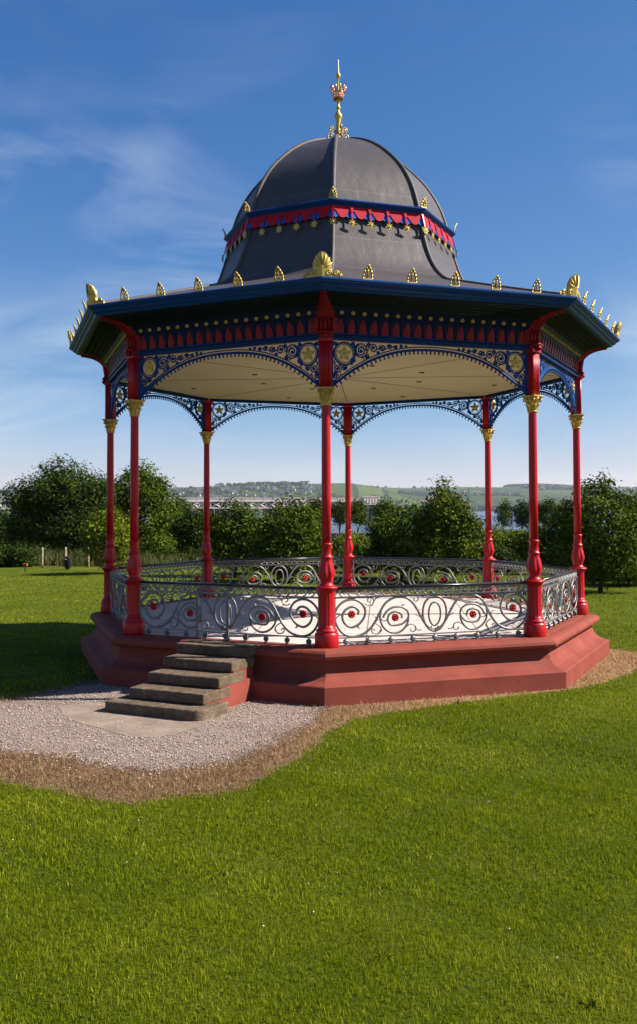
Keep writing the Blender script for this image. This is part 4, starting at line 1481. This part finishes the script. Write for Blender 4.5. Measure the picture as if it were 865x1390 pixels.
# ============================================================= small furniture
p0 = None
for (pxx, tp, lab) in ((56, 748, 'wooden fence post nearest the dark shrub at far left'), (88, 748, 'middle of the three wooden fence posts, behind the black litter bin'), (119, 748, 'right-hand wooden fence post nearest the small yellow-green tree')):
    d = 45.5
    x, y = at(pxx, d), CAM.y + d
    if p0 is None:
        mb = MB()
        mb.lathe([(.055, -.2), (.056, .5), (.052, .93), (.047, .965), (.0, .985)], 10, flute=lambda z, a: 1 + .05 * math.sin(3 * a + z * 4))
        mb.tube([(.052, 0, .80), (.07, 0, .80)], .012, 6); mb.tube([(.052, 0, .45), (.07, 0, .45)], .012, 6)
        p0 = mb.build('fence_post', M['wood']); o = p0
    else:
        o = p0.copy(); COL.objects.link(o)
    o.location = (x, y, float(ground_z(x, y))); o.rotation_euler = (0, .02 * (pxx % 3 - 1), pxx)
    tag(o, lab, 'post', 'wooden posts along the rough grass')
d = 44.2
x, y = at(91, d), CAM.y + d
root = empty('litter_bin', (x, y, float(ground_z(x, y)))); tag(root, 'small black litter bin on a post at the far edge of the lawn', 'litter bin')
mb = MB()
mb.lathe([(.10, .02), (.16, .06), (.19, .20), (.205, .42), (.21, .44), (.20, .445), (.185, .40)], 18)
mb.build('bucket', M['bin'], root)
mb = MB()
mb.tube([(0, .17, -.1), (0, .17, .56)], .028, 8)
mb.box((0, .0, .50), (.05, .36, .02), bev=.004)
mb.build('bin_post', M['bin'], root)
mb = MB()
mb.lathe([(.205, .52), (.21, .54), (.17, .59), (.06, .62), (0, .625)], 18)
for a in (0.4, 2.5, 4.6): mb.tube([(.195 * math.cos(a), .195 * math.sin(a), .43), (.195 * math.cos(a), .195 * math.sin(a), .53)], .012, 6)
mb.build('hood', M['bin'], root)
root.scale = (.78, .78, 1.0)
d = 43.0
x, y = at(33, d), CAM.y + d
root = empty('utility_marker', (x, y, float(ground_z(x, y)))); tag(root, 'short post with a rusty orange box on top near the dark shrub at far left', 'marker')
mb = MB(); mb.tube([(0, 0, -.1), (0, 0, .26)], .03, 8); mb.build('stake', M['bark'], root)
mb = MB(); mb.box((0, 0, .31), (.20, .16, .11), bev=.012); mb.box((0, 0, .373), (.22, .18, .014), bev=.004); mb.build('box', M['rust'], root)

# ============================================================== the river side
WATER = -7.0
mb = MB()
z = float(ground_z(0, 80)) + .012
mb.add([(-700, 82, z), (700, 82, z), (700, 92, z), (-700, 92, z)], [(0, 1, 2, 3)])
o = mb.build('riverside_road', M['asphalt']); tag(o, kind='structure')
mb = MB()
for sgn, yy in ((-1, 81.85), (1, 92.15)): mb.box((0, yy, z + .04), (1400, .25, .16))
o = mb.build('kerb', M['slab']); tag(o, kind='structure')
mb = MB()
mb.box((0, 102.0, -.92), (1500, .5, 1.25), bev=.04)
mb.box((0, 102.0, -.265), (1500, .64, .10), bev=.03)
for i in range(-60, 61): mb.box((i * 12.0, 101.9, -.8), (.7, .6, 1.2), bev=.03)
o = mb.build('river_wall', M['wall']); tag(o, 'low dark stone river wall beyond the trees', 'wall')
mb = MB()   # stone revetment that carries the bank down to the water
mb.add([(-900, YEND - .02, float(ground_z(0, YEND)) - .003), (900, YEND - .02, float(ground_z(0, YEND)) - .003), (900, YEND + 14, WATER - 2), (-900, YEND + 14, WATER - 2)], [(0, 1, 2, 3)])
o = mb.build('river_bank', M['wall']); tag(o, kind='structure')


def water_mat():
    m, nt, b = new_mat('river_water')
    tc = N(nt, 'ShaderNodeTexCoord').outputs['Object']
    mp = N(nt, 'ShaderNodeMapping'); mp.inputs['Scale'].default_value = (.05, .12, 1); nt.links.new(tc, mp.inputs[0])
    n = noise_tex(nt, 3.0, 5, .65, mp.outputs[0])
    big = noise_tex(nt, .012, 3, .5, tc)
    c = ramp(nt, big, [(.35, (.035, .05, .075)), (.65, (.06, .08, .11))])
    nt.links.new(c, b.inputs['Base Color'])
    b.inputs['Roughness'].default_value = .18
    bump(nt, b, n, .6, 1.0)
    return m


mb = MB()
mb.add([(-6000, 106, WATER), (6000, 106, WATER), (6000, 4300, WATER), (-6000, 4300, WATER)], [(0, 1, 2, 3)])
o = mb.build('river_water', water_mat()); tag(o, kind='structure')

# railway bridge
bd = 600.0
by = CAM.y + bd
bx1 = at(508, bd)
root = empty('railway_bridge', (bx1 - 54, by, WATER), math.radians(20)); tag(root, 'long pale railway bridge with lattice girders crossing the river behind the trees', 'bridge')
off = lambda x, y, z: (x - (bx1 - 60), y - by, z - WATER)
bx0 = -330.0
mb = MB()
mb.box(off((bx0 + bx1) / 2, by, 8.6), (bx1 - bx0, 8.6, 2.0))
mb.box(off((bx0 + bx1) / 2, by - 4.4, 9.9), (bx1 - bx0, .25, .5))
for i in range(int((bx1 - bx0) / 6)):
    mb.box(off(bx0 + 3 + i * 6, by - 4.45, 9.9), (.3, .3, 1.2))
mb.build('deck', M['bridge'], root)
mb = MB()
x = bx0
while x < bx1 - 14:
    for (a, b) in ((0, 7), (7, 14)):
        mb.tube([off(x + a, by - 3.4, 4.0), off(x + b, by - 3.4, 7.6)], .45, 4); mb.tube([off(x + a, by - 3.4, 7.6), off(x + b, by - 3.4, 4.0)], .45, 4)
        mb.tube([off(x + b, by - 3.4, 4.0), off(x + b, by - 3.4, 7.6)], .4, 4)
    x += 14
mb.box(off((bx0 + bx1) / 2, by - 3.4, 3.8), (bx1 - bx0, .9, .7))
mb.build('lattice_girder', M['bridge'], root)
p0 = None
x = bx1 - 4
k = 0
while x > bx0:
    if p0 is None:
        mb = MB()
        for dx in (-3.2, 0.2, 3.4): mb.lathe([(1.5, -.2), (1.45, 6), (1.35, 13.6)], 14, c=(dx, 0, 0))
        mb.box((0, 0, 13.9), (10.5, 7.5, 1.6), bev=.2); mb.box((0, 0, .6), (11.0, 6.5, 1.2), bev=.2)
        p0 = mb.build('pier', M['pier'], root); o = p0
    else:
        o = p0.copy(); COL.objects.link(o)
    o.location = off(x, by + 1.0, WATER)
    x -= 34
mb = MB()   # where the bridge turns: a heavier end span seen end on
mb.box((0, 0, 0), (12.0, 11.0, 5.0), bev=.2)
for i in range(6): mb.box((-5 + i * 2, -5.6, .4), (.3, .3, 3.6))
mb.box((0, -5.55, 2.7), (12.6, .4, .5))
mb.build('end_span', M['bridge'], root, off(bx1 - 6, by, 8.0))

# far shore: hills with fields, a wooded belt, houses
def hill_z(x, y):
    x = np.asarray(x, float); y = np.asarray(y, float)
    ridge = 132 + 10 * np.sin(x * .0021 + .6) + 7 * np.sin(x * .0047 + 2.0) + 4 * np.sin(x * .011)
    t = smooth(3550, 6100, y)
    b = 12 * smooth(3480, 3620, y) + 26 * np.exp(-((y - 4300) / 420.0) ** 2) * (.55 + .45 * np.sin(x * .0016 + 1.0))
    town = 70 * smooth(3480, 3960, y) * (1 - smooth(4000, 5600, y)) * smooth(-1500, -750, x) * (1 - smooth(40, 420, x))
    return WATER - 2 + b + ridge * t + town


xs = np.linspace(-4200, 4200, 200); ys = np.concatenate([np.linspace(3440, 4600, 40), np.linspace(4650, 6800, 40)])
GX, GY = np.meshgrid(xs, ys)
V = np.stack([GX, GY, hill_z(GX, GY)], -1).reshape(-1, 3)
nx, ny = len(xs), len(ys)
ii = (np.arange(ny - 1)[:, None] * nx + np.arange(nx - 1)[None, :]).ravel()
F = np.stack([ii, ii + 1, ii + nx + 1, ii + nx], -1)


def hill_mat():
    m, nt, b = new_mat('patchwork_fields')
    tc = N(nt, 'ShaderNodeTexCoord').outputs['Object']
    mp = N(nt, 'ShaderNodeMapping'); mp.inputs['Scale'].default_value = (1, .45, .0); nt.links.new(tc, mp.inputs[0])
    v = N(nt, 'ShaderNodeTexVoronoi'); v.inputs['Scale'].default_value = .0042; nt.links.new(mp.outputs[0], v.inputs['Vector'])
    c = ramp(nt, v.outputs['Color'], [(.0, (.030, .048, .018)), (.30, (.048, .075, .022)), (.5, (.066, .088, .030)), (.66, (.038, .055, .022)), (.78, (.085, .060, .045)), (.9, (.052, .078, .026))], 'CONSTANT')
    e = N(nt, 'ShaderNodeTexVoronoi', feature='DISTANCE_TO_EDGE'); e.inputs['Scale'].default_value = .0042; nt.links.new(mp.outputs[0], e.inputs['Vector'])
    c = mix(nt, math_n(nt, 'LESS_THAN', e.outputs['Distance'], .035), c, (.022, .040, .018))
    n = noise_tex(nt, .0022, 4, .6, tc)
    c = mix(nt, ramp(nt, n, [(.56, (0, 0, 0)), (.60, (1, 1, 1))]), c, (.022, .040, .020))
    nt.links.new(c, b.inputs['Base Color']); b.inputs['Roughness'].default_value = 1
    b.inputs['Specular IOR Level'].default_value = 0
    return m


o = np_mesh('far_hills', V, F, hill_mat(), smooth=True); tag(o, kind='structure')
# woods on the far shore: belts along the water, on the hill shoulders and hedgerow trees on the skyline
P = []
def belt(x0, x1, y0, y1, n):
    P.append(np.stack([rng.uniform(x0, x1, n), rng.uniform(y0, y1, n)], -1))
def fx(pxx, d): return at(pxx, d)
belt(fx(-60, 3650), fx(470, 3650), 3560, 3740, 700)
belt(fx(215, 3900), fx(450, 3900), 3780, 3960, 130)
belt(fx(440, 3650), fx(900, 3650), 3520, 3570, 420)
belt(fx(-40, 4300), fx(60, 4300), 4200, 5200, 900)
belt(fx(225, 5800), fx(262, 5800), 4600, 5900, 420)
belt(fx(690, 6000), fx(782, 6000), 5200, 6150, 2400)
belt(fx(560, 4900), fx(640, 4900), 4850, 4950, 160)
belt(fx(780, 4700), fx(880, 4700), 4600, 4800, 300)
belt(fx(400, 5000), fx(520, 5000), 4700, 4800, 200)
belt(fx(540, 4600), fx(700, 4600), 4450, 4520, 160)
belt(fx(800, 5500), fx(900, 5500), 5300, 6000, 500)
belt(fx(-60, 6100), fx(900, 6100), 6050, 6120, 70)
belt(fx(300, 4300), fx(420, 4300), 4100, 4200, 200)
P = np.concatenate(P)
m = len(P)
sz = rng.uniform(6, 15, m)
cz = hill_z(P[:, 0], P[:, 1]) + sz * .35
per = 14
C = np.repeat(np.stack([P[:, 0], P[:, 1], cz], -1), per, 0)
S = np.repeat(sz, per)
d = rng.normal(0, 1, (m * per, 3)); d /= np.linalg.norm(d, axis=1)[:, None]
Q = C + d * S[:, None] * np.array([.8, .8, .75])
t = np.cross(d, rng.normal(0, 1, d.shape)); t /= np.linalg.norm(t, axis=1)[:, None] + 1e-9
s = np.cross(d, t)
V = np.stack([Q - t * S[:, None] * .5, Q + s * S[:, None] * .45, Q + t * S[:, None] * .5, Q - s * S[:, None] * .45], 1).reshape(-1, 3)
o = np_mesh('far_woods', V, np.arange(len(V)).reshape(-1, 4), M['farwood'], {'tint': np.repeat(np.clip(np.repeat(rng.normal(.5, .2, m), per), 0, 1), 4)})
tag(o, 'belts of woodland on the hills across the river', 'woodland', kind='stuff')
# houses of the town on the far shore
def house_mb():
    mb = MB()
    mb.box((0, 0, 3.0), (12, 8, 7.0))
    return mb
hm = house_mb()
hroot = empty('far_house', (0, 0, 0))
hm.build('wall', paint('grey_render_walls', (.42, .40, .37), .9, var=.2, scale=.1), hroot)
mb = MB()
mb.add([(-6.4, -4.5, 6.5), (6.4, -4.5, 6.5), (6.4, 0, 10.2), (-6.4, 0, 10.2), (6.4, 4.5, 6.5), (-6.4, 4.5, 6.5)], [(0, 1, 2, 3), (3, 2, 4, 5), (0, 3, 5), (1, 4, 2)])
mb.box((4.6, 0, 10.3), (1.4, 1.2, 2.4))
mb.build('roof', M['slate'], hroot)
r0 = np.random.default_rng(12)
first = True
for i in range(74):
    pxx = r0.uniform(230, 440) if i < 66 else r0.uniform(-10, 26)
    yy = r0.choice([3790, 3840, 3890, 3940]) + r0.uniform(-18, 18)
    xx = at(pxx, yy - CAM.y)
    o = hroot if first else copy_tree(hroot)
    first = False
    o.location = (xx, yy, float(hill_z(xx, yy)) + .5)
    o.scale = (r0.uniform(.8, 1.7), 1, r0.uniform(.8, 1.3))
    o.rotation_euler = (0, 0, r0.choice([0, .2, -.25, 1.4]))
    tag(o, 'tiny pale house in the town on the far shore of the river', 'house', 'houses of the town across the river')
for pxx, lab in ((636, 'thin green navigation mast rising from the river above the large pointed tree'), (363, 'thin mast beyond the railway bridge above the wide bushy tree')):
    d = 900 if pxx == 636 else 1000
    mb = MB()
    zb = WATER
    ztop = hz(pxx, 661 if pxx == 636 else 664, d)
    mb.tube([(0, 0, 0), (0, 0, (ztop - zb) * .5), (0, 0, ztop - zb)], [.85, .6, .35], 8)
    for f in (.3, .5, .7, .88): mb.lathe([(.9, -.15), (.95, 0), (.9, .15)], 8, c=(0, 0, (ztop - zb) * f))
    mb.lathe([(2.2, 0), (2.2, 2.0), (1.2, 2.4)], 10)
    o = mb.build('navigation_mast', M['mast']); o.location = (at(pxx, d), CAM.y + d, zb)
    tag(o, lab, 'mast')

# a white van parked on the riverside road, glimpsed between trunks
d = 104.0
x, y = at(230, d), CAM.y + d
root = empty('parked_van', (x, y, z + .005)); z_v = float(ground_z(x, y)) + .012; root.location = (x, y, z_v)
tag(root, 'white van parked on the riverside road behind the trees at left', 'van')
mb = MB()
prof = [(-2.3, .35), (-2.35, .9), (-2.3, 1.75), (-2.2, 1.92), (.9, 1.95), (1.15, 1.85), (1.75, 1.15), (2.3, 1.0), (2.42, .8), (2.42, .38)]
mb.prism(prof, 1.8, lambda u, v, w: (u, w, v))
mb.build('body', M['carwhite'], root)
mb = MB()
for s_ in (-1, 1):
    mb.prism([(-2.0, 1.2), (-2.0, 1.7), (.75, 1.72), (1.0, 1.65), (1.4, 1.2)], .02, lambda u, v, w: (u, s_ * .905 + w, v))
mb.build('window', M['glass'], root)
for xx in (-1.45, 1.5):
    for s_ in (-1, 1):
        mb = MB(); mb.tube([(xx, s_ * .70, .33), (xx, s_ * .93, .33)], .33, 18); mb.build('wheel', M['tyre'], root)

# ================================================================= air, light
hb = MB()
hb.box((0, 3350, 85), (8600, 7000, 196))
hm_ = bpy.data.materials.new('river_haze'); hm_.use_nodes = True
nt = hm_.node_tree; nt.nodes.clear()
pv = N(nt, 'ShaderNodeVolumePrincipled'); pv.inputs['Color'].default_value = (.80, .88, 1.0, 1); pv.inputs['Density'].default_value = .000045; pv.inputs['Anisotropy'].default_value = .2
oo = N(nt, 'ShaderNodeOutputMaterial'); nt.links.new(pv.outputs[0], oo.inputs['Volume'])
HAZE = True
if HAZE:
    o = hb.build('haze', hm_); tag(o, 'thin blue haze over the river and hills', 'haze', kind='stuff')

EL, AZ = math.radians(40), math.radians(90.5)      # sun height; bearing from the camera side towards the right
to_sun = Vector((math.sin(AZ) * math.cos(EL), -math.cos(AZ) * math.cos(EL), math.sin(EL)))
sl = bpy.data.lights.new('sun', 'SUN'); sl.energy = 5.0; sl.angle = math.radians(.53); sl.color = (1.0, .93, .82)
so = bpy.data.objects.new('sun', sl); COL.objects.link(so)
so.rotation_euler = to_sun.to_track_quat('Z', 'Y').to_euler()

w = bpy.data.worlds.new('World'); sc.world = w; w.use_nodes = True
nt = w.node_tree
bg = nt.nodes['Background']
sky = N(nt, 'ShaderNodeTexSky', sky_type='NISHITA', sun_disc=False)
sky.sun_elevation = EL
sky.sun_rotation = math.atan2(to_sun.x, to_sun.y)
sky.altitude = 20; sky.air_density = 0.7; sky.dust_density = .3; sky.ozone_density = 3.0
bg.inputs[1].default_value = .05
# thin streaks of cirrus at their own height: direction projected to a flat layer
tc = N(nt, 'ShaderNodeTexCoord').outputs['Generated']
mp = N(nt, 'ShaderNodeMapping'); mp.inputs['Rotation'].default_value = (0, math.radians(24), 0); mp.inputs['Scale'].default_value = (2.2, 2.2, 8.5); mp.inputs['Location'].default_value = (3.7, 4.6, 0)
nt.links.new(tc, mp.inputs[0])
n1 = noise_tex(nt, 1.5, 8, .60, mp.outputs[0], .9)
mp2 = N(nt, 'ShaderNodeMapping'); mp2.inputs['Location'].default_value = (6.2, 2.6, 0.0); mp2.inputs['Scale'].default_value = (1, 1, 1.6); nt.links.new(tc, mp2.inputs[0])
n2 = noise_tex(nt, 2.6, 2, .5, mp2.outputs[0])
cm = math_n(nt, 'MULTIPLY', ramp(nt, n1, [(.42, (0, 0, 0)), (.85, (1, 1, 1))]), ramp(nt, n2, [(.39, (0, 0, 0)), (.64, (1, 1, 1))]))
cm = math_n(nt, 'MULTIPLY', cm, .8)
sz = N(nt, 'ShaderNodeSeparateXYZ'); nt.links.new(tc, sz.inputs[0])   # the cirrus thins out higher up
cm = math_n(nt, 'MULTIPLY', cm, ramp(nt, sz.outputs[2], [(.35, (1, 1, 1)), (.45, (.2, .2, .2))]))
# deep polarised blue: a tone curve on each channel of the sky
sr = N(nt, 'ShaderNodeSeparateColor'); nt.links.new(sky.outputs[0], sr.inputs[0])
cc = N(nt, 'ShaderNodeCombineColor')
nt.links.new(math_n(nt, 'MULTIPLY', math_n(nt, 'POWER', math_n(nt, 'DIVIDE', sr.outputs[0], 3.42), 1.55), 3.70), cc.inputs[0])
nt.links.new(math_n(nt, 'MULTIPLY', sr.outputs[1], 1.0), cc.inputs[1])
nt.links.new(math_n(nt, 'MULTIPLY', math_n(nt, 'POWER', math_n(nt, 'DIVIDE', sr.outputs[2], 6.26), .62), 6.45), cc.inputs[2])
tn = cc.outputs[0]
nt.links.new(mix(nt, cm, tn, (7.5, 7.9, 8.6)), bg.inputs[0])

sc.view_settings.view_transform = 'Standard'
sc.view_settings.look = 'None'
sc.view_settings.exposure = 1.25
sc.view_settings.gamma = 1.0
sc.cycles.max_bounces = 8
sc.cycles.diffuse_bounces = 4
sc.cycles.transmission_bounces = 4
sc.cycles.transparent_max_bounces = 8
sc.cycles.volume_bounces = 0

# -------------------------------------------------------------------- camera
cd = bpy.data.cameras.new('camera')
cam = bpy.data.objects.new('camera', cd); COL.objects.link(cam)
r_ = Vector((0.99987874, 0.01519308, -0.00341712)); u_ = Vector((0.00390198, -0.03199902, 0.99948028)); f_ = Vector((-0.01507584, 0.99937242, 0.03205443))
mtx = Matrix((r_, u_, -f_)).transposed().to_4x4()
mtx.translation = CAM
cam.matrix_world = mtx
cd.sensor_fit = 'VERTICAL'
cd.sensor_height = 36.0
cd.lens = 36.0 * FPX / 1390
cd.shift_y = -45.0 / 1390
cd.clip_start = .1
cd.clip_end = 20000
sc.camera = cam
